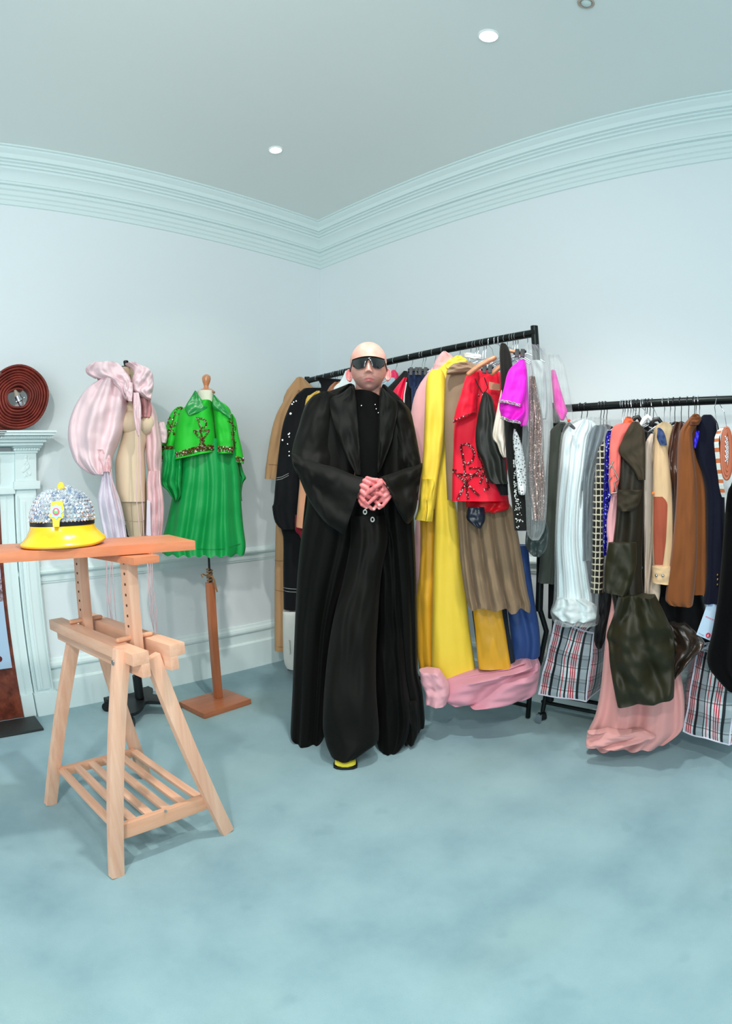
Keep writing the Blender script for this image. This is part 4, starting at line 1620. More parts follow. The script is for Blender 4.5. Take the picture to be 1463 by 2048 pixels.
# second rail: curved leg in front
d = Vector((0, -1, 0))
MB().tube([R2a, R2b], .0185, 18).out('rail', M_BLACKM, K2)
for e in (R2a, R2b):
    MB().tube([Vector((e.x, e.y, .12)), Vector((e.x, e.y, e.z + .03))], .0175, 16).out('post', M_BLACKM, K2)
q = fl(1084, 1430, .03)
MB().tube([Vector((q.x, q.y, .05)), Vector((q.x + .02, q.y - .01, .22))], .0125, 12).out('rear_leg', M_BLACKM, K2)
m = MB()
m.tube([q - Vector((.016, -.01, .006)), q + Vector((.012, -.008, -.006))], .023, 16)
cst = m.out('caster', M_BLACK, K2)
MB().box((q.x - .055, q.y - .016, .006), (q.x - .035, q.y + .012, .05), .003).out('brake_tab', M_STEEL, cst)
for X in (2.56, 2.68):
    MB().tube([Vector((X, R2a.y + .05, .10)), Vector((X, R2b.y, .10))], .0105, 10).out('shelf_bar', M_BLACKM, K2)
MB().tube([Vector((2.56, R2a.y + .05, .10)), Vector((2.68, R2a.y + .05, .10))], .0105, 10).out('shelf_bar', M_BLACKM, K2)


def raild(px, a, b):
    """where the upright plane through picture column px crosses a rail (seen from above)"""
    v = ray(px, 900)
    vx, vy = v.x, v.y
    dx, dy = b.x - a.x, b.y - a.y
    den = vx * dy - vy * dx
    t = (vy * a.x - vx * a.y) / den * -1 if False else None
    # solve s*(vx,vy) = a + t*(d)
    s_ = (a.x * dy - a.y * dx) / den
    q = Vector((vx * s_, vy * s_, 0))
    return q.length, q


def hook(px, rail, label, group, wire=True, drop=.085, col=None):
    """hanger on a rail: wire hook with sloping shoulder bar"""
    a, b = (R1a, R1b) if rail == 1 else (R2a, R2b)
    L_, q = raild(px, a, b)
    c_ = Vector((q.x, q.y, a.z))
    pl_n = Vector((q.x, q.y, 0)).normalized()
    tdir = Vector((pl_n.y, -pl_n.x, 0))
    t = thing('clothes_hanger', label, 'hanger', c_ - Vector((0, 0, drop + .05)), group)
    mw = col or (M_STEEL if wire else M_BLACK)
    hd = Vector((1, 0, 0)) if rail == 1 else Vector((1, 0, 0))
    r = .0215
    P = [c_ + hd * (-r * math.cos(k)) + Vector((0, 0, r * math.sin(k))) for k in [math.radians(x) for x in range(-35, 181, 18)]]
    P += [c_ + hd * r * .8 + Vector((0, 0, -r * 1.2)), c_ + hd * .006 + Vector((0, 0, -drop * .55)), c_ + Vector((0, 0, -drop))]
    MB().tube(P, .0019, 6).out('hook', mw, t)
    m = MB()
    e = c_ + Vector((0, 0, -drop - .004))
    half = .085
    m.caps([e - tdir * half - Vector((0, 0, .045)), e - tdir * half * .5 - Vector((0, 0, .018)), e, e + tdir * half * .5 - Vector((0, 0, .018)), e + tdir * half - Vector((0, 0, .045))], [.004, .005, .006, .005, .004] if wire else [.006, .009, .012, .009, .006], 8)
    m.out('shoulder_bar', mw, t)
    return t


ORD = 'first second third fourth fifth sixth seventh eighth ninth tenth eleventh twelfth thirteenth fourteenth fifteenth sixteenth seventeenth eighteenth nineteenth twentieth'.split()
ORD += ['twenty-' + o for o in ORD[:9]]


def top(o, label, cat, group=None):
    return tag(o, label, cat, group)


def garment(name, label, cat, S, mat, group=None):
    """a garment that is a single piece of cloth"""
    o = S.build(name, mat)
    return top(o, label, cat, group)


def gthing(name, label, cat, pl, px, py, group=None):
    return thing(name, label, cat, pl.p(px, py), group)


def r1(px, off=0.0, pc=None):
    return Pl(raild(px, R1a, R1b)[0] - off, pc or px)


def r2(px, off=0.0):
    return Pl(raild(px, R2a, R2b)[0] - off, px)


G1, G2 = 'clothes on the tall rail', 'clothes on the lower rail'
# ---- tall rail, from the left
p_ = Pl(3.70, 570)
t = gthing('trench_coat', 'long tan coat hanging at the far left end of the tall rail', 'coat', p_, 570, 1300, G1)
M_TAN = cloth('b98f66', .8, .15, .2)
S = Sheet([(757, 592, 606), (775, 578, 625), (800, 566, 640), (900, 556, 640), (1060, 551, 630), (1180, 549, 625), (1290, 549, 622), (549, 1300, 622, 1306)], p_, T=.06, folds=[(3, .010, .2)], a0=.4, crump=.005, seed=31)
S.build('coat_body', M_TAN, t)
seam('stitching', [[(550, 1178), (567, 1181)], [(549, 1120), (566, 1120)], [(550, 1290), (590, 1292)]], S, cloth('8a6644'), t, .0016)
S = Sheet([(782, 579, 600), (800, 568, 596), (830, 552, 588), (870, 541, 577), (928, 532, 566), (958, 529, 558)], Pl(3.63, 560), T=.045, folds=[(1, .008, .2)], crump=.005, nu=24, nv=34, seed=32)
S.build('sleeve', M_TAN, t)
seam('cuff_seam', [[(533, 929), (562, 931)]], S, cloth('8a6644'), t, .0016)
p_ = Pl(3.52, 600)
t = gthing('black_coat_dress', 'long black coat dress with jewelled shoulder and pale stitching, beside the tan coat', 'coat', p_, 600, 1215, G1)
M_BK = cloth('0a0c10', .75, .1, .15, spec=.2)
S = Sheet([(778, 606, 660), (790, 592, 670), (810, 580, 680), (850, 566, 690), (950, 556, 690), (1050, 560, 690), (1075, 566, 690), (1150, 566, 690), (1218, 567, 690)], p_, T=.05, folds=[(3, .008, .1)], crump=.004, seed=33)
S.build('coat_body', M_BK, t)
seam('stitching', [[(567, 1174), (595, 1176)], [(567, 1180), (595, 1182)]], S, cloth('c9ccc8'), t, .0011)
S2 = Sheet([(790, 592, 615), (815, 577, 618), (860, 563, 615), (950, 552, 608), (1005, 547, 604), (1015, 544, 602), (1045, 550, 600), (1058, 562, 596)], Pl(3.45, 585), T=.04, folds=[(1.2, .008, .4)], crump=.005, nu=26, nv=36, seed=34)
S2.build('sleeve', M_BK, t)
seam('stitching', [[(553, 956), (563, 954), (577, 947)], [(553, 960), (563, 958), (577, 951)]], S2, cloth('c9ccc8'), t, .0011)
MG = solid('f2f0e8', .1, .75)
for i, (x, y, r) in enumerate([(581, 829, .011), (577, 870, .008), (578, 875, .006), (565, 881, .009), (575, 889, .006), (578, 904, .006), (578, 912, .007), (587, 806, .007), (592, 804, .007), (584, 810, .008), (579, 868, .006), (609, 800, .004), (613, 796, .004)]):
    MB().gem(S2.pt(x, y, .006) if x < 606 else S.pt(x, y, .006), r * .8, -p_.n, .8).out('jewel', MG, t, smooth=False)
garment('yellow_jacket', 'small patch of yellow satin jacket shoulder above the black jewelled coat', 'jacket', Sheet([(783, 632, 640), (790, 620, 642), (800, 611, 645), (860, 606, 660), (960, 606, 660)], Pl(3.40, 625), T=.03, seed=35), satin('e6b94a'), G1)
garment('peach_coat', 'peach coloured coat whose sleeve shows beside the black sleeve of the person, at the left', 'coat', Sheet([(860, 600, 640), (955, 599, 640), (985, 597, 640), (1020, 594, 640), (1048, 592, 640), (592, 1054, 640, 1062)], Pl(3.30, 612), T=.035, folds=[(1, .006, .1)], nu=20, seed=36), cloth('d59a78', .8, .15, .2), G1)
garment('red_beaded_dress', 'dark red beaded dress just visible under the peach coat sleeve', 'dress', Sheet([(1030, 590, 640), (1060, 590, 640), (1070, 598, 640), (1088, 606, 640)], Pl(3.36, 612), T=.02, nu=16, nv=16, seed=37), cloth('8a1428', .6), G1)
garment('brown_leather_jacket', 'brown leather jacket with folded collar behind the left shoulder of the black coat', 'jacket', Sheet([(766, 668, 684), (772, 660, 692), (780, 655, 696), (800, 650, 700), (900, 645, 700)], Pl(3.30, 676), T=.045, folds=[(1.5, .012, .2, 2)], a0=1, nu=24, nv=30, seed=38), satin('a8714e', .45, .45, .2), G1)
garment('black_jacket', 'black jacket shoulders on the tall rail to the left of the head', 'jacket', Sheet([(756, 632, 646), (760, 634, 704), (766, 640, 706), (790, 642, 708), (900, 640, 708)], Pl(3.36, 668), T=.02, nu=20, nv=20, seed=39), M_BK, G1)
garment('white_shirt', 'white shirt collar showing between the left ear and the black coat collar', 'shirt', Sheet([(742, 690, 702), (756, 684, 706), (768, 676, 712), (784, 666, 714), (900, 664, 716)], Pl(3.25, 690), T=.02, nu=16, nv=20, seed=40), cloth('e6eeee', .8), G1)
garment('light_blue_shirt', 'light blue shirt collar showing right of the neck of the person', 'shirt', Sheet([(756, 777, 788), (764, 770, 792), (774, 762, 795), (790, 758, 796), (900, 758, 796)], Pl(3.06, 778), T=.015, nu=16, nv=20, seed=41), cloth('a9c6d2', .8), G1)
garment('pink_red_top', 'hot pink top peeping out just right of the right ear', 'top', Sheet([(741, 784, 790), (748, 778, 796), (757, 778, 797), (766, 776, 795), (860, 770, 790)], Pl(3.14, 787), T=.02, nu=16, nv=20, seed=42), satin('e31f5c', .5, .4), G1)
garment('black_blazer', 'black blazer shoulder sloping down right of the neck on the tall rail', 'blazer', Sheet([(744, 806, 814), (754, 796, 820), (770, 780, 824), (786, 766, 828), (820, 762, 828), (900, 764, 828), (1000, 768, 828)], Pl(3.00, 796), T=.035, folds=[(1, .006, .2, .8)], nu=24, seed=43), cloth('10130f', .7, .1), G1)
garment('crimson_blouse', 'bright crimson satin blouse beside the black blazer, right of the head', 'blouse', Sheet([(757, 806, 815), (768, 797, 816), (782, 786, 816), (800, 779, 815), (828, 773, 814), (900, 772, 814), (1000, 776, 814)], Pl(2.93, 797), T=.035, folds=[(2.4, .008, .2, .6)], a0=.8, nu=30, seed=44), satin('e60f42', .45, .5, .2), G1)
t = gthing('black_white_piped_coat', 'black coat with a white piped edge between the crimson blouse and the pink coat', 'coat', Pl(2.90, 818), 818, 1000, G1)
S = Sheet([(752, 814, 824), (765, 811, 830), (790, 808, 834), (840, 806, 836), (900, 806, 836), (1000, 810, 836)], Pl(2.90, 820), T=.03, nu=20, seed=45)
S.build('coat_body', M_BK, t)
seam('white_piping', [[(813, 766), (808.5, 790), (807, 826), (807, 870)]], S, cloth('e8e8e2'), t, .004)
garment('navy_trousers', 'dark navy denim trousers clipped to a hanger right of the crimson blouse', 'trousers', Sheet([(738, 815, 848), (745, 815, 854), (760, 816, 854), (775, 818, 850), (786, 822, 838), (900, 824, 842), (1000, 828, 842)], Pl(2.83, 832), T=.02, folds=[(2, .008, .1)], a0=1, nu=26, seed=46), cloth('1f2f4e', .8), G1)
p_ = Pl(2.78, 848)
t = gthing('pink_coat', 'dusty pink wool coat hanging between the navy trousers and the yellow coat', 'coat', p_, 850, 1300, G1)
M_PC = cloth('d8a3a6', .9, .3, .2)
S = Sheet([(738, 862, 892), (755, 848, 900), (775, 835, 905), (800, 826, 905), (840, 820, 905), (880, 822, 905), (940, 830, 905), (1000, 836, 905), (1100, 826, 890), (1180, 832, 880), (1260, 833, 885), (1340, 838, 890)], p_, T=.06, folds=[(1.6, .008, .3)], crump=.004, seed=47)
S.build('coat_body', M_PC, t)
Sheet([(706, 884, 892), (713, 876, 904), (725, 869, 910), (738, 865, 908), (748, 865, 900)], Pl(2.72, 888), T=.045, folds=[(1.2, .008, .2)], nu=24, nv=24, seed=48).build('hood', M_PC, t)
p_ = Pl(2.69, 900)
t = gthing('yellow_coat', 'very long bright yellow satin coat hanging in the middle of the tall rail', 'coat', p_, 900, 1350, G1)
M_YL = satin('e8c840', .55, .3, .15)
M_YD = satin('cf9a22', .5, .35, .3)
Sheet([(1000, 838, 878), (1100, 840, 878), (1180, 834, 878), (1200, 832, 878), (1300, 833, 878), (1352, 842, 878)], Pl(2.74, 856), T=.04, folds=[(2.2, .010, .2)], crump=.006, seed=49).build('coat_back', M_YD, t)
S = Sheet([(716, 908, 926), (722, 898, 932), (735, 880, 936), (752, 866, 930), (780, 862, 902), (860, 862, 893), (900, 863, 894), (960, 866, 902), (1040, 868, 916), (1150, 865, 929), (1250, 863, 938), (1320, 862, 948), (861, 1361, 954, 1362)], p_, T=.06, back=.8, folds=[(.9, .010, .1, .1), (1.7, .003, .3)], a0=.5, crump=.006, nv=70, seed=50)
S.build('coat_body', M_YL, t)
S3 = Sheet([(742, 862, 884), (752, 855, 889), (775, 851, 891), (850, 848, 889), (900, 846, 885), (960, 841, 876), (1005, 838, 870), (1018, 836, 868)], Pl(2.61, 866), T=.045, folds=[(.9, .006, .2, .2)], crump=.004, nu=26, nv=50, seed=51)
S3.build('sleeve', M_YL, t)
S4 = Sheet([(958, 843, 870), (968, 842, 871), (990, 839, 868), (1015, 836, 867), (1030, 832, 866), (829, 1039, 864, 1043)], Pl(2.585, 850), T=.03, folds=[(1.6, .008, .1)], a0=.8, crump=.004, nu=24, nv=24, seed=52)
S4.build('cuff', M_YL, t)
seam('cuff_slit', [[(853, 1000), (854, 1020), (851, 1041)]], S4, cloth('5a4a14'), t, .0012)
Sheet([(717, 902, 930), (722, 894, 934), (732, 890, 926), (738, 893, 906)], Pl(2.60, 910), T=.015, nu=20, nv=14, seed=53).build('collar', M_YL, t)
p_ = Pl(2.58, 920)
t = gthing('taupe_coat', 'taupe wool coat with stand collar right beside the yellow coat', 'coat', p_, 920, 960, G1)
M_TP = cloth('8c7660', .85, .2, .2)
Sheet([(728, 912, 946), (735, 902, 955), (748, 893, 962), (780, 889, 962), (860, 889, 960), (960, 892, 955), (1000, 894, 955)], p_, T=.05, folds=[(1.2, .008, .2)], crump=.004, seed=54).build('coat_body', M_TP, t)
Sheet([(728, 905, 938), (734, 898, 944), (742, 893, 946), (748, 893, 904)], Pl(2.51, 920), T=.02, nu=20, nv=14, folds=[(.7, .006, .2)], seed=55).build('collar', M_TP, t)
sk = Sheet([(985, 915, 1000), (1020, 914, 1026), (1060, 916, 1034), (1120, 920, 1044), (1180, 928, 1054), (1206, 934, 1060), (935, 1212, 1060, 1220)], Pl(2.56, 985), T=.06, folds=[(4.4, .022, .1), (9, .006, .4)], a0=.35, crump=.004, nu=80, nv=50, hem=4, hemk=3.3, seed=56)
o = garment('taupe_skirt', 'pleated taupe wool skirt hanging below the red jacket', 'skirt', sk, cloth('8a735a', .85, .2, .15), G1)
p_ = Pl(2.43, 960)
t = gthing('red_cape_jacket', 'scarlet cape jacket with a beaded monogram, on a wooden hanger', 'jacket', p_, 960, 1020, G1)
M_RD = cloth('dc0b2c', .6, .1, .15, spec=.3, var=.05)
Sheet([(975, 930, 1014), (995, 930, 1016), (1012, 932, 1018), (1020, 936, 1014), (1024, 950, 1000)], Pl(2.47, 974), T=.035, folds=[(2, .010, .2, .5)], a0=.8, nu=34, nv=24, crump=.006, seed=57).build('jacket_hem', satin('c90a1a', .5, .35, .2), t)
Sr = Sheet([(745, 938, 1000), (755, 930, 1006), (790, 921, 1010), (830, 912, 1012), (860, 907, 1013), (900, 906, 1014), (950, 904, 1014), (1002, 903, 1013)], p_, T=.05, folds=[(1.4, .010, .3, .1)], a0=.5, crump=.004, nu=50, nv=60, seed=58)
Sr.build('jacket_body', M_RD, t)
Sc = Sheet([(746, 936, 958), (760, 929, 956), (790, 920, 954), (815, 912, 952), (905, 846, 952, 826)], Pl(2.365, 932), T=.035, folds=[(.7, .006, .2)], crump=.003, nu=26, nv=34, seed=59)
Sc.build('cape', M_RD, t)
beads('beaded_trim', [[(907, 843), (920, 838), (935, 831), (950, 826)]], Sc, [solid('6a1a14', .3, .4), M_GEM], t, r=.0032, step=.005, rows=1)
Z2 = lambda L: [[(760 + x / 3.6575, 640 + y / 3.6575) for x, y in l] for l in L]
ZB = [solid('5a1c18', .3, .5), solid('e8dcd8', .1, .7)]
beads('beaded_emblem', Z2([[(590, 925), (605, 990), (620, 1100), (630, 1200), (642, 1310)], [(592, 920), (640, 908), (676, 940), (688, 985), (672, 1035), (640, 1058), (615, 1050)], [(530, 1098), (560, 1100)], [(535, 1105), (590, 1155), (650, 1215), (725, 1285)], [(735, 1092), (680, 1140), (620, 1200), (565, 1310)], [(650, 1085), (760, 1088)], [(570, 1130), (740, 1140)]]), Sr, ZB, t, r=.0028, step=.0048, rows=2)
beads('beaded_emblem', Z2([[(712, 975), (740, 1040), (770, 1110), (792, 1230)], [(760, 1030), (775, 1090), (750, 1130)], [(730, 1200), (750, 1140), (780, 1090)], [(755, 1240), (790, 1235)]]), Sr, ZB, t, r=.0028, step=.0048, rows=2)
beads('beaded_edge', Z2([[(668, 495), (700, 540), (725, 570)]]), Sr, ZB, t, r=.003, step=.0055, rows=1)
# label inside the collar
lp = Pl(2.33, 988)
q4 = [lp.p(*q) for q in ((977, 763), (999, 768), (999, 781), (978, 779))]
MB().add(q4 + [q + lp.n * .003 for q in q4], [(0, 1, 2, 3), (7, 6, 5, 4), (0, 4, 5, 1), (1, 5, 6, 2), (2, 6, 7, 3), (3, 7, 4, 0)]).out('collar_label', cloth('a8755c', .8), t)
garment('black_camisole', 'black satin camisole hanging in front of the red cape jacket', 'camisole', Sheet([(785, 967, 972), (797, 962, 984), (830, 955, 990), (870, 950, 996), (903, 953, 1002), (920, 962, 1008), (960, 975, 1014), (968, 985, 1016)], Pl(2.34, 978), T=.03, folds=[(1.3, .006, .2)], nu=26, seed=60), satin('14160f', .5, .35, .2), G1)
m = MB()
m.tube([Pl(2.335, 960).p(*q) for q in ((947, 752), (955, 770), (965, 787))], .0022, 6)
m.tube([Pl(2.335, 975).p(*q) for q in ((968, 755), (975, 775), (968, 787))], .0022, 6)
cm = [o for o in SC.objects if o.name == 'black_camisole'][0]
m.out('strap', M_BLACK, cm)
MB().gem(Pl(2.33, 966).p(966, 790), .0065, -p_.n, .7).out('jewel', M_GEM, cm, smooth=False)
garment('black_skirt', 'black skirt between the scarlet jacket and the black beaded dress', 'skirt', Sheet([(905, 968, 1006), (940, 978, 1012), (960, 986, 1014), (990, 1000, 1016)], Pl(2.36, 1000), T=.02, nu=20, nv=24, seed=61), M_BK, G1)
garment('cream_blouse', 'cream satin blouse just left of the magenta frilled sleeve', 'blouse', Sheet([(745, 1010, 1020), (770, 1004, 1014), (820, 993, 1014), (872, 984, 1014), (888, 993, 1014), (905, 999, 1012), (915, 1005, 1012)], Pl(2.30, 1000), T=.03, folds=[(1.5, .010, .1, .4)], a0=.7, nu=26, nv=40, seed=62), satin('ddd3c4', .5, .4, .2), G1)
t = gthing('black_beaded_dress', 'black dress with white beading down the side, under the magenta sleeve', 'dress', Pl(2.29, 1030), 1030, 1065, G1)
S = Sheet([(690, 1000, 1012), (705, 998, 1020), (750, 1000, 1028), (800, 1002, 1044), (860, 1008, 1056), (920, 1012, 1060), (1000, 1022, 1062), (1060, 1028, 1064)], Pl(2.29, 1030), T=.035, folds=[(1, .006, .2)], crump=.003, seed=63)
S.build('dress_body', cloth('131410', .8), t)
rnd = random.Random(9)
mw = MB()
for i in range(110):
    y = rnd.uniform(920, 1055)
    x = 1026 + (y - 920) * .03 + abs(rnd.gauss(0, 1)) * (3 if y < 990 else 8)
    if x < 1060:
        mw.gem(S.pt(x, y, .002), rnd.uniform(.0015, .003), -p_.n, .7)
tag(mw.out('beading', solid('e0e2dc', .3), t, smooth=False), kind='stuff')


def netmat(base, line, sc, th=.16, alpha=False):
    t_ = NT('net_' + base)
    uvn = t_.n('ShaderNodeTexCoord')
    v = t_.n('ShaderNodeTexVoronoi', feature='DISTANCE_TO_EDGE')
    v.inputs['Scale'].default_value = sc
    t_.l(uvn.outputs['UV'], v.inputs['Vector'])
    f = t_.math('LESS_THAN', v.outputs['Distance'], th)
    t_.l(t_.mix(f, lin(base), lin(line)), t_.b.inputs['Base Color'])
    t_.set(Roughness=.8)
    return t_.m


garment('white_lace_top', 'white crochet lace top over the black beaded dress', 'top', Sheet([(858, 1027, 1030), (880, 1025, 1040), (920, 1029, 1049), (960, 1033, 1052), (985, 1036, 1051), (990, 1040, 1048)], Pl(2.23, 1040), T=.015, nu=20, nv=34, seed=64), netmat('55554f', 'd5d8d8', 110, .22), G1)
t = gthing('magenta_dress', 'vivid magenta dress with tiered frilled sleeve edged in silver', 'dress', Pl(2.21, 1030), 1030, 840, G1)
M_MG = cloth('f01fd0', .6, .1, .12, spec=.3, var=.04)
Sb = Sheet([(722, 1036, 1050), (740, 1028, 1053), (780, 1022, 1056), (830, 1036, 1057), (852, 1040, 1053)], Pl(2.22, 1042), T=.03, nu=24, nv=30, seed=65)
Sb.build('dress_body', M_MG, t)
Sm = Sheet([(724, 1038, 1048), (735, 1022, 1052), (750, 1013, 1053), (780, 1006, 1052), (997, 804, 1043, 814)], Pl(2.155, 1025), T=.035, folds=[(1, .006, .2)], nu=30, nv=34, seed=66, crump=.003)
Sm.build('sleeve_tier', M_MG, t)
Sn = Sheet([(800, 999, 1046), (815, 998, 1050), (826, 1000, 1050), (1003, 838, 1042, 847)], Pl(2.18, 1022), T=.035, folds=[(1.6, .010, .3, .8)], a0=1, nu=34, nv=24, seed=67, crump=.003)
Sn.build('sleeve_tier', M_MG, t)
SB_ = [solid('b9b2a8', .3, .6), M_GEM]
beads('silver_trim', [[(998, 804), (1010, 806), (1025, 809), (1040, 813)]], Sm, SB_, t, r=.0032, step=.005, rows=2)
beads('silver_trim', [[(1002, 835), (1012, 841), (1026, 845), (1040, 846)]], Sn, SB_, t, r=.0032, step=.005, rows=2)


def seqmat(c, c2, c3, sc=240):
    t_ = NT('sequins_' + c)
    vec = t_.coord()
    v = t_.n('ShaderNodeTexVoronoi')
    v.inputs['Scale'].default_value = sc
    t_.l(vec, v.inputs['Vector'])
    sp = t_.n('ShaderNodeSeparateColor')
    t_.l(v.outputs['Color'], sp.inputs[0])
    t_.l(t_.ramp(sp.outputs[0], [(0, c), (.55, c2), (.88, c3)], 'CONSTANT'), t_.b.inputs['Base Color'])
    t_.set(Roughness=.25, Metallic=.55)
    t_.bump(sp.outputs[1], .6, .004)
    return t_.m


def filmmat():
    m_ = bpy.data.materials.new('clear_plastic_film')
    m_.use_nodes = True
    n = m_.node_tree.nodes
    l = m_.node_tree.links
    n.clear()
    out = n.new('ShaderNodeOutputMaterial')
    mx_ = n.new('ShaderNodeMixShader')
    tr_ = n.new('ShaderNodeBsdfTransparent')
    gl = n.new('ShaderNodeBsdfPrincipled')
    gl.inputs['Base Color'].default_value = lin('d5dcdc')
    gl.inputs['Roughness'].default_value = .16
    lw = n.new('ShaderNodeLayerWeight')
    lw.inputs['Blend'].default_value = .35
    ma = n.new('ShaderNodeMath')
    ma.operation = 'MULTIPLY_ADD'
    ma.inputs[1].default_value = .38
    ma.inputs[2].default_value = .05
    l.new(lw.outputs['Facing'], ma.inputs[0])
    l.new(ma.outputs[0], mx_.inputs[0])
    l.new(tr_.outputs[0], mx_.inputs[1])
    l.new(gl.outputs[0], mx_.inputs[2])
    l.new(mx_.outputs[0], out.inputs[0])
    return m_


M_FILM = filmmat()
garment('sequin_dress', 'bronze and pink sequinned dress inside the clear plastic by the tall rail post', 'dress', Sheet([(755, 1058, 1070), (790, 1057, 1076), (830, 1057, 1083), (900, 1056, 1086), (950, 1055, 1090), (1010, 1062, 1092), (1040, 1066, 1088)], Pl(2.27, 1074), T=.035, folds=[(2.2, .008, .2)], a0=.6, seed=68), seqmat('6b5048', '8a6a5c', 'e8c8c0', 260), G1)
garment('grey_lining', 'pale grey slip dress seen through clear plastic near the tall rail post', 'slip dress', Sheet([(722, 1060, 1084), (745, 1063, 1090), (790, 1066, 1093), (820, 1074, 1094), (838, 1080, 1092)], Pl(2.31, 1080), T=.02, nu=20, nv=24, seed=69), satin('aab4b4', .5), G1)
garment('magenta_dress', 'second magenta garment under clear plastic, right of the rail post', 'dress', Sheet([(742, 1101, 1110), (755, 1102, 1114), (780, 1104, 1121), (810, 1107, 1130), (822, 1110, 1134), (832, 1115, 1131), (840, 1120, 1127)], Pl(2.68, 1115), T=.03, nu=20, nv=30, seed=70), cloth('f02fb8', .6, .1, .1, var=.04), G1)
garment('garment_cover', 'crumpled clear plastic cover over the sequinned dress by the tall rail post', 'garment cover', Sheet([(694, 1050, 1078), (702, 1047, 1088), (725, 1048, 1096), (780, 1047, 1099), (860, 1044, 1100), (940, 1043, 1096), (1000, 1050, 1094), (1050, 1052, 1090), (1068, 1054, 1084), (1078, 1060, 1078)], Pl(2.20, 1072), T=.055, folds=[(2.3, .008, .1, .6), (6, .004, .2, 1.1)], a0=1, crump=.012, nu=50, nv=90, seed=71), M_FILM)
garment('garment_cover', 'thin clear plastic cover over the second magenta garment, right of the tall rail post', 'garment cover', Sheet([(712, 1096, 1118), (730, 1098, 1128), (770, 1100, 1136), (820, 1102, 1144), (845, 1106, 1146)], Pl(2.61, 1120), T=.04, folds=[(2.3, .006, .1, .6)], a0=1, crump=.010, nu=34, nv=44, seed=72), M_FILM)
t = gthing('yellow_panel_dress', 'long dress with golden yellow satin panel and dark edge below the taupe skirt', 'dress', Pl(2.64, 985), 985, 1335, G1)
Sheet([(1140, 938, 1010), (1200, 941, 1012), (1260, 948, 1018), (1300, 953, 1026), (1338, 957, 1033)], Pl(2.66, 985), T=.03, folds=[(.8, .006, .2)], seed=73).build('dark_panel', cloth('16222e', .7), t)
Sheet([(1150, 942, 1000), (1215, 945, 1003), (1260, 950, 1010), (1300, 953, 1016), (1337, 957, 1022)], Pl(2.61, 982), T=.025, folds=[(.9, .006, .2)], crump=.004, seed=74).build('satin_panel', satin('d29a22', .45, .4, .25), t)
garment('blue_gown', 'royal blue satin gown hanging behind the yellow panelled dress, right of it', 'gown', Sheet([(1090, 1010, 1056), (1140, 1010, 1060), (1200, 1012, 1068), (1250, 1018, 1077), (1290, 1022, 1080), (1018, 1326, 1079, 1310)], Pl(2.72, 1040), T=.05, folds=[(1.2, .010, .2)], nv=44, seed=75), satin('28457c', .5, .35, .15), G1)
garment('navy_handbag', 'small dark navy leather pouch hanging under the scarlet jacket', 'bag', Sheet([(1014, 934, 968), (1030, 931, 970), (1042, 934, 969), (1050, 944, 965), (1056, 955, 962)], Pl(2.42, 950), T=.025, nu=24, nv=20, seed=76), satin('0d1424', .35, .5, .15))
garment('black_blouse', 'black cloth hem with pale label strip below the black beaded dress', 'blouse', Sheet([(1040, 1030, 1056), (1056, 1033, 1056), (1062, 1034, 1054)], Pl(2.36, 1044), T=.01, nu=14, nv=10, seed=77), cloth('c8cdda', .8), G1)
garment('dark_plastic_bag', 'dark translucent plastic bag hanging low between the two clothes rails', 'bag', Sheet([(1040, 1055, 1090), (1060, 1052, 1096), (1090, 1050, 1094), (1105, 1058, 1088), (1112, 1066, 1080)], Pl(2.5, 1072), T=.03, folds=[(2, .008, .2, .7)], crump=.01, a0=1, nu=26, nv=24, seed=78), satin('3a4644', .35, .5, .2))
# rose cloth heap on the floor
hp_ = Pl(2.66, 955)
garment('pink_blanket', 'dusty pink blanket heaped on the floor under the tall rail', 'blanket', Sheet([(1318, 1040, 1076), (1330, 1000, 1080), (1342, 930, 1079), (1356, 880, 1077), (1372, 862, 1074), (1386, 858, 1070), (1396, 880, 1050), (1400, 900, 990)], hp_, T=.10, back=.6, folds=[(2.2, .022, .1, .8)], a0=.9, crump=.016, nu=90, nv=44, prof=.6, seed=79), cloth('d493a2', .9, .35, .3))
garment('pink_gown', 'pale pink gown end trailing on the carpet at the hem of the black coat', 'gown', Sheet([(1340, 838, 880), (1365, 842, 896), (1385, 850, 898), (850, 1406, 892, 1408)], Pl(2.56, 872), T=.05, folds=[(1.2, .012, .3, .3)], nu=30, nv=24, crump=.006, seed=80), cloth('e0a5ae', .9, .3, .3))
# hangers seen on the tall rail
WL, BL = 'thin steel wire hanger hook over the tall black rail', 'black plastic hanger on the lower rail'
for k_, px in enumerate((636, 652, 668, 672, 683, 687, 692, 793, 825, 847, 852, 872, 892, 922, 944, 955, 960, 971, 976, 1019, 1031, 1036, 1041, 1061)):
    hook(px, 1, 'steel wire hanger hook over the tall rail, %s wire hook from the left' % ORD[k_], 'wire hangers on the tall rail')
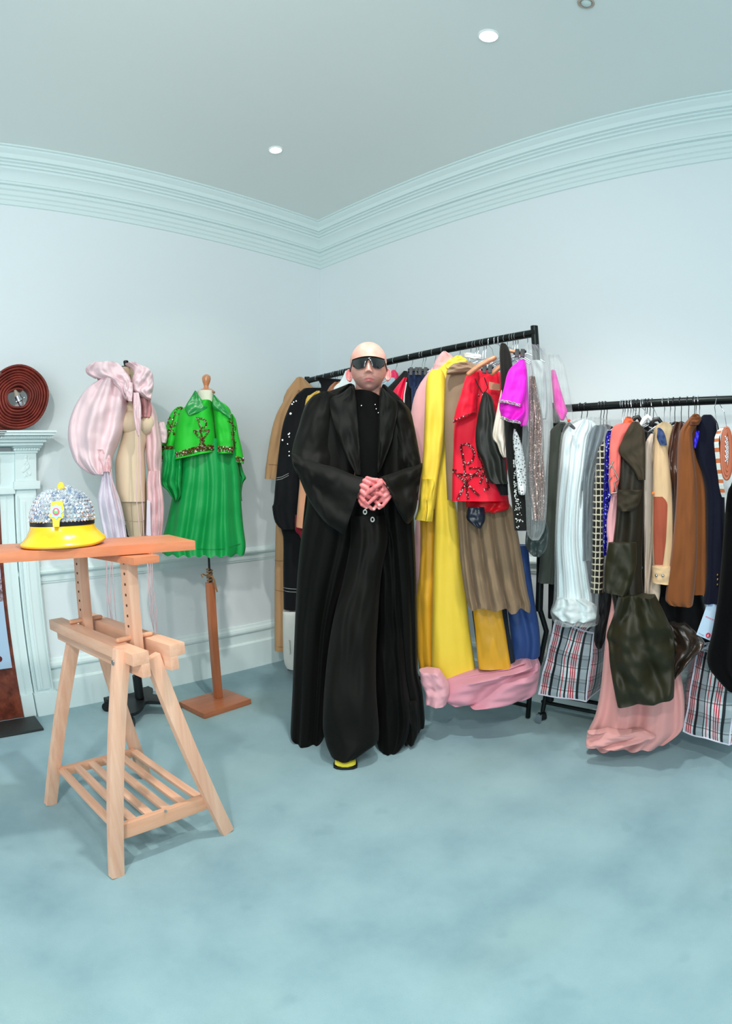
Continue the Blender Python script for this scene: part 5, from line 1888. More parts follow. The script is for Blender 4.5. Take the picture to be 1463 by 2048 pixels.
# two wooden hangers and clip hangers in front
MWH = wood('b06a45', 'c98a62', .35, 0)
for lab, path, rr, hk in (('varnished wooden coat hanger sloping across the top of the red cape jacket', [(936, 748), (955, 734), (975, 722), (988, 716)], .011, (988, 700)),
                          ('short pale wooden hanger end at the right of the sloping wooden hanger', [(983, 748), (994, 738), (1006, 730), (1010, 728)], .010, (1008, 712)),
                          ('wooden hanger with round pale neck just below the rail near the right post', [(1015, 701), (1030, 704), (1046, 709)], .008, (1000, 690))):
    pl_ = Pl(2.30, path[1][0])
    t = gthing('wooden_hanger', lab, 'hanger', pl_, path[0][0], path[0][1])
    MB().caps([pl_.p(*q) for q in path], [rr * .8] + [rr] * (len(path) - 2) + [rr * .9], 12).out('hanger_arm', MWH, t)
    e = pl_.p(*path[-1])
    q = Vector((R1b.x, 0, 0))
    L_, rp = raild(hk[0], R1a, R1b)
    c_ = Vector((rp.x, rp.y, R1a.z))
    r = .0215
    P = [c_ + Vector((-r * math.cos(k), 0, r * math.sin(k))) for k in [math.radians(x) for x in range(-20, 181, 20)]][::-1] + [c_ + Vector((-r * 1.1, 0, -.02)), (c_ + e) / 2, e]
    MB().tube(P, .0019, 6).out('hook', M_STEEL, t)
for lab, x, y, d_ in (('black clip hanger gripping the navy trousers', 828, 742, 2.78), ('dark clip hanger beside the trousers hanger', 846, 742, 2.77), ('black plastic clip in front of the wooden hanger', 975, 738, 2.27), ('black trouser hanger clip below the right end of the tall rail', 1040, 706, 2.16)):
    pl_ = Pl(d_, x)
    t = gthing('clip_hanger', lab, 'hanger', pl_, x, y)
    m = MB()
    m.caps([pl_.p(x - 11, y + 1), pl_.p(x + 9, y - 3)], [.006, .006], 10)
    m.out('hanger_bar', M_BLACK, t)
    for dx in (-6, 5):
        m = MB()
        m.bar(pl_.p(x + dx, y - 7, .004), pl_.p(x + dx - 1, y + 9, .006), .016, .012, up=pl_.n)
        m.out('clip', M_BLACK, t)
garment('white_hanger_cover', 'white padded hanger bar between the rail and the yellow coat', 'hanger', Sheet([(706, 924, 938), (709, 928, 960), (714, 930, 962), (718, 946, 962)], Pl(2.62, 944), T=.01, nu=16, nv=10, seed=81), cloth('dfe6e8', .7))
# white suitcase at the far left, by the wall
sc_ = fl(590, 1340)
t = thing('suitcase', 'white upright suitcase on the carpet below the long black coat dress', 'suitcase', (sc_.x + .06, sc_.y, 0))
pl_ = Pl(3.56, 590)
Sheet([(1219, 570, 640), (1222, 566, 642), (1232, 565, 642), (1300, 566, 642), (1322, 568, 642), (1333, 573, 642)], pl_, T=.08, back=1.2, crump=.001, nu=40, nv=40, prof=.22, seed=82).build('shell', solid('d9d9d2', .5, bump=.1), t)
MB().tube([pl_.p(*q, .09) for q in ((577, 1273), (579, 1274), (580, 1298), (579, 1300))], .004, 8).out('side_handle', solid('b9b9b2', .4), t)
q = fl(577, 1337, .02)
MB().tube([q + PS * -.01 + PF * .03, q + PS * .012 + PF * .03], .02, 14).out('wheel', M_BLACK, t)
# ---- lower rail, from the left
def gridmat():
    t_ = NT('woven_grid')
    tc = t_.n('ShaderNodeTexCoord')
    sp = t_.n('ShaderNodeSeparateXYZ')
    t_.l(tc.outputs['UV'], sp.inputs[0])
    ds = t_.noise(20, 2)
    fs_ = []
    for o_, k in ((sp.outputs['X'], 52), (sp.outputs['Y'], 38)):
        a = t_.math('ADD', t_.math('MULTIPLY', o_, k), t_.math('MULTIPLY', ds, .25))
        fs_.append(t_.math('LESS_THAN', t_.math('FRACT', a), .22))
    t_.l(t_.mix(t_.math('MAXIMUM', fs_[0], fs_[1]), lin('14120c'), lin('cdc8b0')), t_.b.inputs['Base Color'])
    t_.set(Roughness=.85)
    return t_.m


def floral():
    t_ = NT('black_white_floral')
    vec = t_.coord()
    v = t_.n('ShaderNodeTexVoronoi')
    v.inputs['Scale'].default_value = 24
    t_.l(vec, v.inputs['Vector'])
    t_.l(t_.ramp(v.outputs['Distance'], [(0, 'e8ecec'), (.30, '0b0c0c')], 'CONSTANT'), t_.b.inputs['Base Color'])
    t_.set(Roughness=.6)
    return t_.m


garment('black_trousers', 'black trousers hanging behind the grey jacket at the left end of the lower rail', 'trousers', Sheet([(1100, 1096, 1120), (1170, 1096, 1120), (1235, 1095, 1115)], r2(1108, .03), T=.03, nu=16, nv=20, seed=101), M_BK, G2)
garment('grey_blazer', 'charcoal grey blazer, first garment at the left end of the lower rail', 'blazer', Sheet([(846, 1118, 1130), (856, 1104, 1136), (868, 1098, 1140), (900, 1095, 1140), (960, 1090, 1132), (1030, 1086, 1124), (1100, 1081, 1116), (1075, 1163, 1110, 1166)], r2(1112, .10), T=.05, folds=[(1, .008, .2)], crump=.003, nv=50, seed=102), cloth('414740', .85, .15, .15), G2)
garment('blue_dress', 'dark blue dress seen as a thin strip behind the plastic wrapped gown', 'dress', Sheet([(858, 1180, 1205), (900, 1176, 1206), (1000, 1170, 1200), (1100, 1165, 1195), (1190, 1165, 1190), (1225, 1168, 1188)], r2(1182, .10), T=.04, folds=[(2, .01, .1)], a0=.6, seed=103), cloth('2a3a50', .6), G2)
t = gthing('white_gown', 'pleated ice white gown hanging in clear plastic near the left end of the lower rail', 'gown', r2(1145, .17), 1145, 1240, G2)
Sheet([(842, 1160, 1182), (850, 1142, 1192), (862, 1130, 1194), (880, 1124, 1186), (940, 1118, 1178), (1000, 1113, 1170), (1080, 1110, 1168), (1150, 1113, 1176), (1200, 1112, 1184), (1105, 1222, 1176, 1234)], r2(1148, .16), T=.06, folds=[(3.2, .014, .1, .1), (9, .004, .3)], a0=.5, crump=.004, nu=80, nv=60, seed=104).build('gown_body', cloth('e9f5f7', .7, .3, .1, spec=.3, var=.03), t)
Sheet([(1195, 1113, 1165), (1210, 1108, 1190), (1222, 1103, 1198), (1232, 1112, 1200), (1240, 1122, 1180)], r2(1150, .20), T=.05, folds=[(2.4, .014, .2, .1)], a0=1, crump=.006, nu=50, nv=24, seed=105).build('gown_hem', cloth('e9f4f4', .6, .3, .1, var=.03), t)
garment('garment_cover', 'long crumpled clear plastic cover over the white gown on the lower rail', 'garment cover', Sheet([(838, 1160, 1205), (842, 1142, 1216), (852, 1128, 1222), (880, 1120, 1212), (960, 1114, 1200), (1060, 1109, 1188), (1150, 1108, 1190), (1200, 1106, 1198), (1225, 1100, 1200), (1246, 1108, 1198)], r2(1158, .24), T=.07, folds=[(2.3, .008, .1, .5), (7, .004, .2, .8)], a0=1, crump=.012, nu=60, nv=110, seed=106), M_FILM)
garment('silver_dress', 'shiny grey dress in plastic, right of the white gown', 'dress', Sheet([(852, 1178, 1212), (870, 1166, 1214), (920, 1162, 1198), (960, 1160, 1186), (1060, 1160, 1182), (1120, 1162, 1182)], r2(1180, .15), T=.03, folds=[(3, .010, .1, .5)], a0=1, crump=.008, seed=107, nu=40), satin('6f7d84', .3, .6, .2), G2)
garment('grid_jacket', 'black jacket with cream woven grid pattern on the lower rail', 'jacket', Sheet([(876, 1210, 1220), (890, 1201, 1222), (905, 1194, 1222), (950, 1189, 1216), (1000, 1185, 1212), (1060, 1184, 1208), (1120, 1183, 1208), (1184, 1180, 1206)], r2(1200, .21), T=.035, crump=.003, nu=26, nv=60, seed=108), gridmat(), G2)
garment('black_sequin_trousers', 'black beaded garment hanging low beside the left plaid bag', 'trousers', Sheet([(1178, 1198, 1226), (1230, 1192, 1220), (1270, 1187, 1212), (1288, 1189, 1206), (1296, 1194, 1202)], r2(1203, .20), T=.02, folds=[(2, .005, .2)], crump=.006, nu=20, nv=30, seed=109), cloth('08080a', .5), G2)
garment('blue_sequin_dress', 'cobalt blue sequinned dress between the grid jacket and the coral sleeve', 'dress', Sheet([(862, 1214, 1226), (880, 1209, 1228), (940, 1207, 1226), (1000, 1205, 1224), (1060, 1204, 1222), (1110, 1205, 1218)], r2(1216, .235), T=.025, folds=[(1.6, .005, .1)], a0=.8, nu=20, nv=50, seed=110), seqmat('161080', '2a22c0', 'b8c8e8', 200), G2)
p_ = r2(1290, .15)
t = gthing('pink_velvet_gown', 'floor-length dusty pink velvet gown spreading onto the carpet under the lower rail', 'gown', Pl(2.5, 1270), 1270, 1490, G2)
M_PV = cloth('d79c98', .9, .35, .2)
Sheet([(845, 1262, 1280), (880, 1240, 1280), (940, 1232, 1276), (1000, 1222, 1272), (1080, 1216, 1272), (1150, 1220, 1280), (1200, 1222, 1300), (1260, 1212, 1330), (1320, 1206, 1352), (1380, 1200, 1366), (1430, 1190, 1368), (1462, 1176, 1362), (1171, 1490, 1330, 1488)], Pl(2.49, 1270), T=.07, back=.7, folds=[(2.6, .020, .35, .1), (5, .006, .2)], a0=.15, crump=.006, nu=80, nv=90, hem=2.5, hemk=3, seed=111, lean=[-.10, -.08, -.04, 0, .02]).build('gown_body', M_PV, t)
Sheet([(893, 1243, 1252), (950, 1229, 1240), (1000, 1220, 1238), (1040, 1213, 1237), (1075, 1213, 1239), (1079, 1214, 1240), (1112, 1212, 1238), (1124, 1212, 1226), (1140, 1209, 1212)], Pl(2.36, 1226), T=.02, crump=.003, nu=20, nv=44, folds=[(.8, .004, .2)], seed=112).build('sleeve', cloth('dba0a4', .8, .3, .15), t)
Sheet([(1462, 1174, 1290), (1474, 1172, 1310), (1171, 1491, 1240, 1494)], Pl(2.36, 1225), T=.03, folds=[(1.7, .012, .2, .8)], a0=1, crump=.006, nu=40, nv=16, seed=113).build('hem_fold', M_PV, t)
t = gthing('coral_jacket', 'coral pink quilted jacket with beaded cuff, its sleeve hanging in front on the lower rail', 'jacket', Pl(2.33, 1238), 1238, 985, G2)
S = Sheet([(847, 1240, 1258), (851, 1228, 1262), (862, 1222, 1262), (876, 1220, 1254), (900, 1218, 1243), (940, 1217, 1240), (965, 1217, 1237), (986, 1219, 1229)], Pl(2.33, 1238), T=.03, folds=[(.8, .004, .1)], crump=.003, nu=24, nv=50, seed=114)
S.build('sleeve', cloth('ee6f66', .85, .25, .2, var=.1), t)
MB().tube([Pl(2.30, 1225).p(*q) for q in ((1217, 938), (1226, 922), (1222, 930), (1236, 958), (1228, 966), (1232, 985), (1220, 987), (1217, 960), (1228, 950))], .0035, 8).out('beaded_cord', solid('8a8078', .3, .6), t)
Sheet([(835, 1250, 1262), (846, 1245, 1268), (856, 1250, 1266)], Pl(2.42, 1256), T=.03, nu=16, nv=12, seed=115).build('collar', cloth('e0643f', .8), t)
t = gthing('olive_leather_coat', 'dark olive waxed coat with wide cape collar slumping down over the pink gown', 'coat', Pl(2.30, 1270), 1290, 1400, G2)
M_OL = satin('211c10', .55, .3, .15)
M_OL2 = satin('24220f', .52, .3, .15)
Sheet([(846, 1262, 1278), (860, 1252, 1288), (900, 1240, 1290), (960, 1235, 1288), (1040, 1230, 1286), (1100, 1222, 1284), (1160, 1216, 1284), (1210, 1226, 1290), (1250, 1230, 1300)], Pl(2.36, 1262), T=.05, folds=[(1.6, .012, .2, .1)], crump=.005, nv=60, seed=116).build('coat_body', M_OL, t)
Sheet([(846, 1262, 1276), (858, 1254, 1286), (880, 1244, 1288), (905, 1237, 1290), (935, 1262, 1290), (960, 1276, 1290)], Pl(2.30, 1266), T=.02, folds=[(.8, .006, .2, .4)], nu=30, nv=34, crump=.003, seed=117).build('cape_collar', cloth('382f20', .7, .1, .15), t)
Sheet([(980, 1236, 1284), (1010, 1234, 1276), (1022, 1240, 1262)], Pl(2.30, 1258), T=.02, nu=24, nv=14, seed=118).build('pocket_flap', cloth('30281a', .7, .1, .15), t)
Sheet([(1085, 1216, 1272), (1130, 1209, 1272), (1168, 1207, 1262), (1207, 1182, 1250, 1192)], Pl(2.29, 1240), T=.03, folds=[(1, .006, .3)], nu=30, nv=24, crump=.005, seed=119).build('sleeve', M_OL2, t)
Sheet([(1190, 1236, 1310), (1230, 1226, 1330), (1268, 1213, 1346), (1288, 1216, 1348), (1330, 1219, 1348), (1370, 1226, 1348), (1234, 1410, 1347, 1392)], Pl(2.30, 1285), T=.06, folds=[(1.2, .020, .3, .9), (2.3, .009, .1, -1.1)], a0=.9, crump=.020, nu=60, nv=50, seed=120).build('coat_skirt', M_OL2, t)
Sheet([(1248, 1330, 1370), (1262, 1336, 1388), (1284, 1346, 1408), (1300, 1348, 1400), (1322, 1346, 1378), (1350, 1347, 1352)], Pl(2.36, 1365), T=.04, folds=[(1.5, .014, .3, 1)], a0=1, crump=.012, nu=34, nv=30, seed=121).build('leather_sleeve', satin('2b1f15', .3, .6, .25), t)
garment('floral_dress', 'black dress with large white flower print between the olive coat and the cream shirt', 'dress', Sheet([(865, 1281, 1304), (880, 1277, 1308), (960, 1280, 1296), (1050, 1284, 1300), (1120, 1278, 1310), (1180, 1270, 1316), (1230, 1264, 1318), (1262, 1276, 1300)], r2(1290, .19), T=.03, folds=[(2, .010, .2)], nu=30, nv=60, seed=122), floral(), G2)
garment('dark_backing_cloth', 'black cloth added behind the beige jacket to darken the gap above the plaid bag', 'skirt', Sheet([(1150, 1290, 1400), (1220, 1285, 1410), (1260, 1290, 1420), (1290, 1320, 1425)], r2(1350, .10), T=.05, folds=[(3, .015, .2)], crump=.006, nu=50, nv=30, seed=123), cloth('08080a', .8), G2)  # added black backing, keeps the space behind the hanging garments dark
garment('cream_shirt', 'cream satin shirt hanging just left of the beige jacket', 'shirt', Sheet([(868, 1300, 1316), (885, 1290, 1320), (910, 1284, 1320), (960, 1284, 1318), (1040, 1286, 1314), (1120, 1287, 1306), (1170, 1287, 1300), (1205, 1286, 1298)], r2(1300, .235), T=.03, folds=[(1.6, .008, .1)], a0=.7, crump=.005, nu=30, nv=60, seed=124), satin('d5c3b2', .5, .3, .2), G2)
garment('white_trousers', 'cream trouser leg showing below the cuff of the beige jacket', 'trousers', Sheet([(1130, 1304, 1318), (1180, 1298, 1320), (1210, 1300, 1316), (1235, 1306, 1316)], r2(1308, .22), T=.02, nu=16, nv=24, folds=[(1, .006, .2)], seed=125), cloth('d6c4ae', .8), G2)
t = gthing('beige_jacket', 'beige denim jacket with rust red elbow patch and snap cuff', 'jacket', r2(1322, .3), 1322, 1165, G2)
M_BG = cloth('cfae86', .85, .15, .15)
Sheet([(845, 1320, 1336), (852, 1310, 1344), (866, 1306, 1346), (900, 1304, 1342), (960, 1304, 1340)], r2(1326, .25), T=.02, nu=20, nv=30, seed=126).build('shoulder', cloth('b5a07e', .85), t)
S = Sheet([(860, 1312, 1324), (872, 1309, 1328), (900, 1307, 1334), (940, 1305, 1339), (990, 1304, 1343), (1050, 1303, 1345), (1100, 1304, 1345), (1131, 1305, 1344)], r2(1324, .29), T=.035, folds=[(.7, .005, .2)], crump=.003, nu=26, nv=60, seed=127)
S.build('sleeve', M_BG, t)
S2 = Sheet([(1131, 1304, 1345), (1134, 1303, 1345), (1150, 1303, 1343), (1302, 1163, 1340, 1168)], r2(1324, .295), T=.037, nu=26, nv=14, crump=.002, seed=128)
S2.build('cuff', M_BG, t)
for x, y in ((1312, 1148), (1325, 1148)):
    MB().ball(S2.pt(x, y, .002), .006, 12, (1, 1, 1)).out('snap_button', M_STEEL, t)


class Patch(Sheet):
    """a piece sewn onto another cloth, following it"""

    def __init__(s, rows, base, lift=.002, **k):
        Sheet.__init__(s, rows, base.pl, T=.001, crump=0, **k)
        s.base, s.lift = base, lift

    def disp(s, u, v):
        x, y = s.xy(u, v)
        bu_, bv_ = s.base.find(x, y)
        d, ln, e, f = s.base.disp(bu_, bv_)
        return d + s.lift, ln, .1, 0


pt_ = Patch([(993, 1306, 1324), (996, 1306, 1328), (1006, 1306, 1334), (1040, 1306, 1333), (1080, 1306, 1331), (1127, 1308, 1325)], S, .002, nu=14, nv=24, sharp=True)
pt_.build('elbow_patch', cloth('9a4a34', .8, .1, .2), t)
MB().gem(S.pt(1306, 986, .006), .007, -PF, .6).out('orange_tag', solid('f07828', .4), t)
garment('denim_jacket', 'indigo denim collar with black loop behind the beige jacket', 'jacket', Sheet([(856, 1314, 1320), (862, 1314, 1326), (876, 1313, 1331), (890, 1320, 1333)], r2(1322, .33), T=.01, nu=14, nv=14, seed=129), cloth('33456e', .8), G2)
garment('brown_leather_coat', 'glossy dark brown leather coat behind the suede jacket', 'coat', Sheet([(845, 1350, 1366), (862, 1342, 1366), (890, 1336, 1366), (930, 1334, 1362), (970, 1342, 1360), (1060, 1346, 1360)], r2(1350, .24), T=.035, folds=[(1.4, .010, .2, .6)], a0=1, crump=.006, nu=26, nv=44, seed=130), satin('4a2c20', .28, .6, .2), G2)
garment('olive_green_trousers', 'greenish grey trousers strip between the beige sleeve and the suede jacket', 'trousers', Sheet([(960, 1340, 1358), (1060, 1343, 1358), (1180, 1344, 1358)], r2(1350, .20), T=.02, nu=12, nv=24, seed=131), cloth('4c4a38', .85), G2)
t = gthing('suede_jacket', 'rust brown suede jacket, largest brown garment on the lower rail', 'jacket', r2(1378, .27), 1378, 1210, G2)
M_SU = cloth('7a4622', .95, .35, .2)
Sheet([(848, 1372, 1392), (870, 1370, 1400), (940, 1370, 1404), (985, 1372, 1411), (1060, 1376, 1413), (1130, 1380, 1414), (1188, 1384, 1413)], r2(1392, .22), T=.03, folds=[(1, .006, .2)], nv=50, nu=26, seed=132).build('back_sleeve', M_SU, t)
Sheet([(830, 1384, 1396), (838, 1376, 1400), (850, 1366, 1394), (866, 1358, 1384), (900, 1354, 1386), (960, 1353, 1392), (1020, 1350, 1394), (1100, 1342, 1394), (1160, 1334, 1390), (1201, 1330, 1386), (1210, 1345, 1384)], r2(1370, .27), T=.045, folds=[(1, .008, .3, .1)], crump=.005, nu=34, nv=70, seed=133).build('jacket_body', M_SU, t)
Sheet([(830, 1384, 1398), (838, 1380, 1402), (850, 1378, 1396)], r2(1390, .30), T=.02, nu=16, nv=12, seed=134).build('collar', cloth('6a3a1c', .9, .3), t)
t = gthing('navy_blazer', 'midnight navy blazer with gold cuff buttons near the right edge', 'blazer', r2(1418, .24), 1418, 1200, G2)
M_NV = cloth('0d1020', .85, .1, .1, spec=.15)
S = Sheet([(832, 1404, 1424), (845, 1394, 1434), (865, 1390, 1438), (890, 1386, 1440), (920, 1392, 1442), (950, 1404, 1444), (990, 1411, 1448), (1080, 1412, 1450), (1160, 1411, 1450), (1204, 1404, 1450)], r2(1420, .22), T=.05, folds=[(1.2, .008, .2)], crump=.003, nu=34, nv=60, seed=135)
S.build('jacket_body', M_NV, t)
for y in (1146, 1155, 1165):
    MB().ball(S.pt(1434, y, .002), .0055, 10).out('gold_button', solid('9a8348', .25, .9), t)
Sheet([(862, 1390, 1399), (880, 1387, 1396), (897, 1388, 1391)], r2(1392, .28), T=.01, nu=12, nv=14, seed=136).build('blue_lining', satin('2418c8', .4), t)
garment('black_wool_coat', 'large black wool coat at the extreme right edge of the photo', 'coat', Sheet([(822, 1494, 1508), (835, 1484, 1520), (860, 1474, 1530), (900, 1467, 1530), (960, 1464, 1525), (985, 1454, 1525), (1040, 1448, 1525), (1120, 1442, 1530), (1200, 1434, 1530), (1260, 1424, 1530), (1305, 1414, 1530), (1330, 1415, 1530), (1352, 1430, 1530), (1376, 1452, 1530)], Pl(2.30, 1455), T=.06, folds=[(2, .012, .2)], crump=.005, nu=50, nv=60, seed=137), cloth('050506', .95, .1, .1, spec=.08), G2)
# striped belt wound on a wire hook
pl_ = r2(1447, .32)
t = gthing('striped_belt', 'rolled tan leather belt with white and orange striped edge, hung on the lower rail', 'belt', pl_, 1440, 1000)


def oval(cx, cy, rx, ry, n, k0=0, k1=1):
    return [(cx + rx * math.sin(2 * math.pi * (k0 + (k1 - k0) * i / n)), cy - ry * math.cos(2 * math.pi * (k0 + (k1 - k0) * i / n))) for i in range(n + 1)]


M_WS, M_OS = solid('dfe9e4', .6), solid('d0764a', .6)
edge = [(1448, 856), (1441, 856), (1433, 863), (1428.5, 875), (1427.5, 888), (1429, 905), (1431, 922), (1433, 940), (1435.5, 955), (1437, 970), (1440, 985), (1444, 997)]
m = MB()
E2 = []
for a, b in zip(edge[:-1], edge[1:]):
    for i in range(4):
        E2.append((a[0] + (b[0] - a[0]) * i / 4, a[1] + (b[1] - a[1]) * i / 4))
for i in range(len(E2) - 1):
    m.cur = 1 if (i % 5) in (3, 4) else 0
    a, b = pl_.p(*E2[i], .02), pl_.p(*E2[i + 1], .02)
    a2, b2 = pl_.p(E2[i][0] + 9, E2[i][1], .045), pl_.p(E2[i + 1][0] + 9, E2[i + 1][1], .045)
    m.add([a, a2, b2, b, a + pl_.n * .004, a2 + pl_.n * .004, b2 + pl_.n * .004, b + pl_.n * .004], [(0, 1, 2, 3), (7, 6, 5, 4), (0, 4, 5, 1), (1, 5, 6, 2), (2, 6, 7, 3), (3, 7, 4, 0)])
m.out('striped_edge', [M_WS, M_OS], t, smooth=False)
ML = solid('a65a3c', .4, 0, .5)
for cx, rx, ry, dy in ((1452, 10, 50, 908), (1453, 7.5, 44, 906), (1454, 5.5, 38, 903)):
    MB().tube([pl_.p(x, y, .045) for x, y in oval(cx, dy, rx, ry, 40)][:-1], .007, 8, closed=True).out('belt_coil', ML, t)
m = MB()
for i in range(16):
    m.gem(pl_.p(1450 + (i % 3) * 1.5, 875 + i * 3.2, .05), .005, -pl_.n, .7)
m.out('stud_row', M_STEEL, t, smooth=False)
m = MB()
L_, rp = raild(1438, R2a, R2b)
c_ = Vector((rp.x, rp.y, R2a.z))
m.tube([pl_.p(1434, 866, .03), c_ + Vector((-.02, .01, -.03)), c_ + Vector((-.022, 0, .0)), c_ + Vector((0, 0, .0225)), c_ + Vector((.022, 0, 0)), c_ + Vector((.0, -.03, -.05)), pl_.p(1453, 862, .03)], .0018, 6)
m.out('wire_hook', M_STEEL, t)

# cardboard swing poster with red print
pl_ = Pl(2.33, 1415)
cor_ = [(1391.5, 1269), (1422.5, 1283), (1442, 1202), (1414, 1206)]
V4 = [pl_.p(*c) for c in cor_]
sg = MB().add(V4 + [v + pl_.n * .0015 for v in V4], [(0, 1, 2, 3), (7, 6, 5, 4), (0, 4, 5, 1), (1, 5, 6, 2), (2, 6, 7, 3), (3, 7, 4, 0)]).out('paper_bag_label', solid('b5cde2', .4), None, smooth=False)
tag(sg, 'pale blue card with a line of red lettering and round red logo', 'printed card')
ux = (V4[1] - V4[0]).normalized()
uy = -ux.cross(pl_.n).normalized()
if uy.z < 0:
    uy = -uy


def text(body_, org_, size, mat, parent, name='lettering', ux=ux, uy=uy, lift=-.001):
    cu = bpy.data.curves.new(name, 'FONT')
    cu.body = body_
    cu.size = size
    cu.extrude = .0002
    cu.align_x = 'LEFT'
    o = bpy.data.objects.new(name, cu)
    SC.collection.objects.link(o)
    dg_ = bpy.context.evaluated_depsgraph_get()
    me_ = bpy.data.meshes.new_from_object(o.evaluated_get(dg_))
    bpy.data.objects.remove(o)
    M_ = Matrix((ux, uy, ux.cross(uy))).transposed().to_4x4()
    M_.translation = org_ + pl_.n * lift - root_of(parent).location
    me_.transform(M_)
    me_.name = name
    o = bpy.data.objects.new(name, me_)
    SC.collection.objects.link(o)
    me_.materials.clear()
    me_.materials.append(mat)
    o.parent = parent
    return o


MR = solid('e0405c', .5)
text('www.artigia', pl_.p(1409.5, 1234), .0125, MR, sg)
text('Orange', pl_.p(1395.5, 1267), .0085, solid('8a8f9a', .5), sg)
rc_ = pl_.p(1415.5, 1270.5)
m = MB()
n_ = 24
vs = [rc_ - pl_.n * lf + (ux * math.cos(i * 2 * math.pi / n_) + uy * math.sin(i * 2 * math.pi / n_)) * .0105 for lf in (.0005, .0015) for i in range(n_)]
m.add(vs, [tuple(range(n_)), tuple(n_ + i for i in range(n_))] + [(i, (i + 1) % n_, n_ + (i + 1) % n_, n_ + i) for i in range(n_)])
m.out('round_logo', solid('c81e48', .4), sg)
text('6', rc_ - ux * .0045 - uy * .0055, .016, solid('f2e8e8', .5), sg, 'logo_symbol', lift=-.0025)
m = MB()
for i in range(9):
    a = pl_.p(1414 + i * 1.1, 1213)
    m.bar(a - uy * .0, a + uy * .012, .0009 if i % 2 else .0016, .0006, up=pl_.n, bev=0)
m.out('bar_code', solid('4a6aa8', .5), sg)


# ---- plaid laundry bags
def plaid():
    t_ = NT('plaid_woven_plastic')
    tc = t_.n('ShaderNodeTexCoord')
    sp = t_.n('ShaderNodeSeparateXYZ')
    t_.l(tc.outputs['UV'], sp.inputs[0])

    def stripes(o_, k, stops):
        return t_.ramp(t_.math('FRACT', t_.math('MULTIPLY', o_, k)), stops, 'CONSTANT')
    W_, K_, G_, R_2, B_ = 'e9f0f2', '20242c', 'b4bec2', 'd83a4c', '8fa2c4'
    a = stripes(sp.outputs['X'], 7.2, [(0, W_), (.08, R_2), (.125, W_), (.16, R_2), (.205, W_), (.24, R_2), (.285, W_), (.36, K_), (.46, G_), (.68, K_), (.72, W_), (.79, R_2), (.835, W_), (.93, K_)])
    b = stripes(sp.outputs['Y'], 7.6, [(0, W_), (.18, 'ffffff'), (.32, K_), (.36, W_), (.42, G_), (.72, K_), (.76, G_), (.86, K_), (.89, W_)])
    o = t_.n('ShaderNodeMix', data_type='RGBA', blend_type='MULTIPLY')
    o.inputs[0].default_value = .62
    t_.l(a, o.inputs[6])
    t_.l(b, o.inputs[7])
    t_.l(o.outputs[2], t_.b.inputs['Base Color'])
    t_.set(Roughness=.35)
    t_.bump(t_.noise(16, 3, t_.coord()), .4, .02)
    return t_.m


M_PL = plaid()
M_PIP = solid('e6e6f4', .4)


def bag(label, c, seed, topz):
    """c: eight corners, bottom ring then top ring, front-left, front-right, back-right, back-left"""
    t = thing('laundry_bag', label, 'bag', sum((Vector(x) for x in c[:4]), Vector()) / 4)
    c = [Vector(x) for x in c]
    m_v, m_f, uv = [], [], []
    cen_ = sum(c, Vector()) / 8

    def face(a, b, cc, d, nu=16, nv=18):
        w_, h_ = ((b - a).length + (cc - d).length) / 2, ((d - a).length + (cc - b).length) / 2
        base = len(m_v)
        nrm = (b - a).cross(d - a).normalized()
        if nrm.dot((a + b + cc + d) / 4 - cen_) < 0:
            nrm = -nrm
        for j in range(nv + 1):
            for i in range(nu + 1):
                s_, q_ = i / nu, j / nv
                p = a.lerp(b, s_).lerp(d.lerp(cc, s_), q_)
                e = 4 * s_ * (1 - s_) * 4 * q_ * (1 - q_)
                p = p + nrm * (.022 * e ** .6) + Vector(noise.noise_vector(p * 9 + Vector((seed, 0, 0)))) * .010
                m_v.append(p)
                uv.append((s_ * w_, q_ * h_))
        for j in range(nv):
            for i in range(nu):
                k = base + j * (nu + 1) + i
                m_f.append((k, k + 1, k + nu + 2, k + nu + 1))
    face(c[0], c[1], c[5], c[4])
    face(c[1], c[2], c[6], c[5], 10)
    face(c[3], c[0], c[4], c[7], 10)
    face(c[2], c[3], c[7], c[6])
    face(c[4], c[5], c[6], c[7], 16, 10)
    face(c[3], c[2], c[1], c[0], 16, 10)
    mk('bag_body', m_v, m_f, M_PL, t, uv=uv)
    for a, b in ((0, 1), (1, 2), (1, 5), (0, 4), (4, 5), (5, 6), (3, 0), (4, 7)):
        P_ = [c[a].lerp(c[b], i / 14) for i in range(15)]
        P_ = [p + Vector(noise.noise_vector(p * 9 + Vector((seed, 0, 0)))) * .010 + (p - cen_).normalized() * .002 for p in P_]
        MB().tube(P_, .0036, 7).out('piping', M_PIP, t)
    return t


X1 = 2.51
b1 = bag('plaid laundry bag on the rail base below the white gown, the left of two', [ax(1076, 1390, X1), ax(1170, 1403, X1 - .02), ax(1205, 1375, 2.72), ax(1092, 1365, 2.74), ax(1112, 1240, X1 + .02), ax(1186, 1266, X1), ax(1206, 1256, 2.72), ax(1120, 1232, 2.74)], 3, 0)
MB().tube([ax(x, y, 2.57) for x, y in ((1112, 1252), (1120, 1258), (1142, 1258), (1166, 1248), (1172, 1242))], .005, 8).out('handle', solid('16161a', .5), b1)
X2 = 2.44
b2 = bag('plaid laundry bag below the black wool coat at the right edge, the right of two', [ax(1366, 1463, X2 + .05), ax(1456, 1489, X2 - .03), ax(1500, 1470, 2.62), ax(1375, 1435, 2.66), ax(1394, 1300, X2 + .06), ax(1470, 1316, X2 - .02), ax(1500, 1310, 2.62), ax(1376, 1320, 2.66)], 8, 0)
MB().tube([ax(x, y, 2.42) for x, y in ((1398, 1284), (1404, 1288), (1412, 1287), (1419, 1284), (1412, 1294), (1400, 1300))], .005, 8).out('handle', solid('e8e8f4', .5), b2)

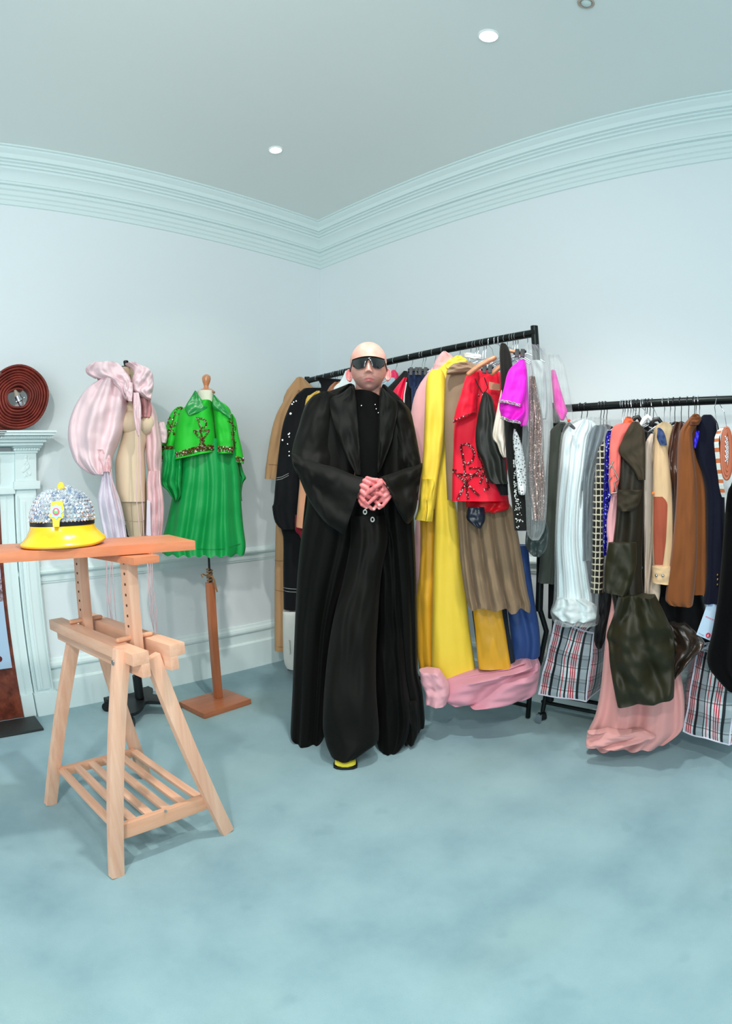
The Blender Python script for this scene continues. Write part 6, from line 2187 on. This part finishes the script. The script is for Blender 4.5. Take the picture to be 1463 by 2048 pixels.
# hangers on the lower rail
for k_, px in enumerate((1163, 1174, 1202, 1208, 1214, 1272, 1279, 1295, 1301, 1308, 1351, 1364, 1379, 1391)):
    hook(px, 2, 'thin dark wire hanger hook over the lower rail, %s dark hook from the left' % ORD[k_], 'dark hangers on the lower rail', col=solid('3a3c40', .3, .8))
for k_, px in enumerate((1246, 1250, 1256, 1262, 1267, 1291, 1330, 1342, 1394, 1401)):
    hook(px, 2, 'bright steel hanger hook over the lower rail, %s bright hook from the left' % ORD[k_], 'steel hangers on the lower rail')
for lab, pts, r_, mm, d_ in (('black plastic hanger shoulder left of the white gown on the lower rail', [(1124, 862), (1130, 852), (1138, 848), (1147, 856)], .009, M_BLACK, 2.52),
                          ('white plastic hanger shoulder sloping above the olive coat collar', [(1279, 852), (1288, 838), (1295, 833), (1300, 838)], .010, solid('e6e6e2', .4), 2.33),
                          ('black hanger shoulder between the coral collar and the white hanger', [(1260, 846), (1268, 836), (1276, 834), (1282, 844)], .010, M_BLACK, 2.42),
                          ('black velvet hanger just right of the white hanger', [(1300, 850), (1306, 840), (1316, 838), (1322, 846)], .010, M_BLACK, 2.38)):
    pl_ = Pl(d_, pts[1][0])
    t = gthing('plastic_hanger', lab, 'hanger', pl_, pts[0][0], pts[0][1])
    MB().caps([pl_.p(*q) for q in pts], [r_ * .7, r_, r_, r_ * .8], 10).out('hanger_arm', mm, t)
    L_, rp = raild(pts[2][0] - 8, R2a, R2b)
    c_ = Vector((rp.x, rp.y, R2a.z))
    e = pl_.p(*pts[2])
    P = [c_ + Vector((r_k * 0, 0, 0)) for r_k in ()]
    P = [c_ + Vector((.0215 * math.cos(k), 0, .0215 * math.sin(k))) for k in [math.radians(x) for x in range(-20, 181, 20)]] + [c_ + Vector((-.022, 0, -.015)), (c_ + e) / 2 + Vector((-.01, 0, 0)), e]
    MB().tube(P, .0018, 6).out('hook', M_STEEL, t)
MB_o = MB()
q = Pl(2.5, 1135).p(1137, 841)
o = MB_o.ball(q, .007, 10).out('size_marker', solid('e2442a', .4), None)
tag(o, 'small orange plastic size marker on a hanger at the left end of the lower rail', 'size marker')
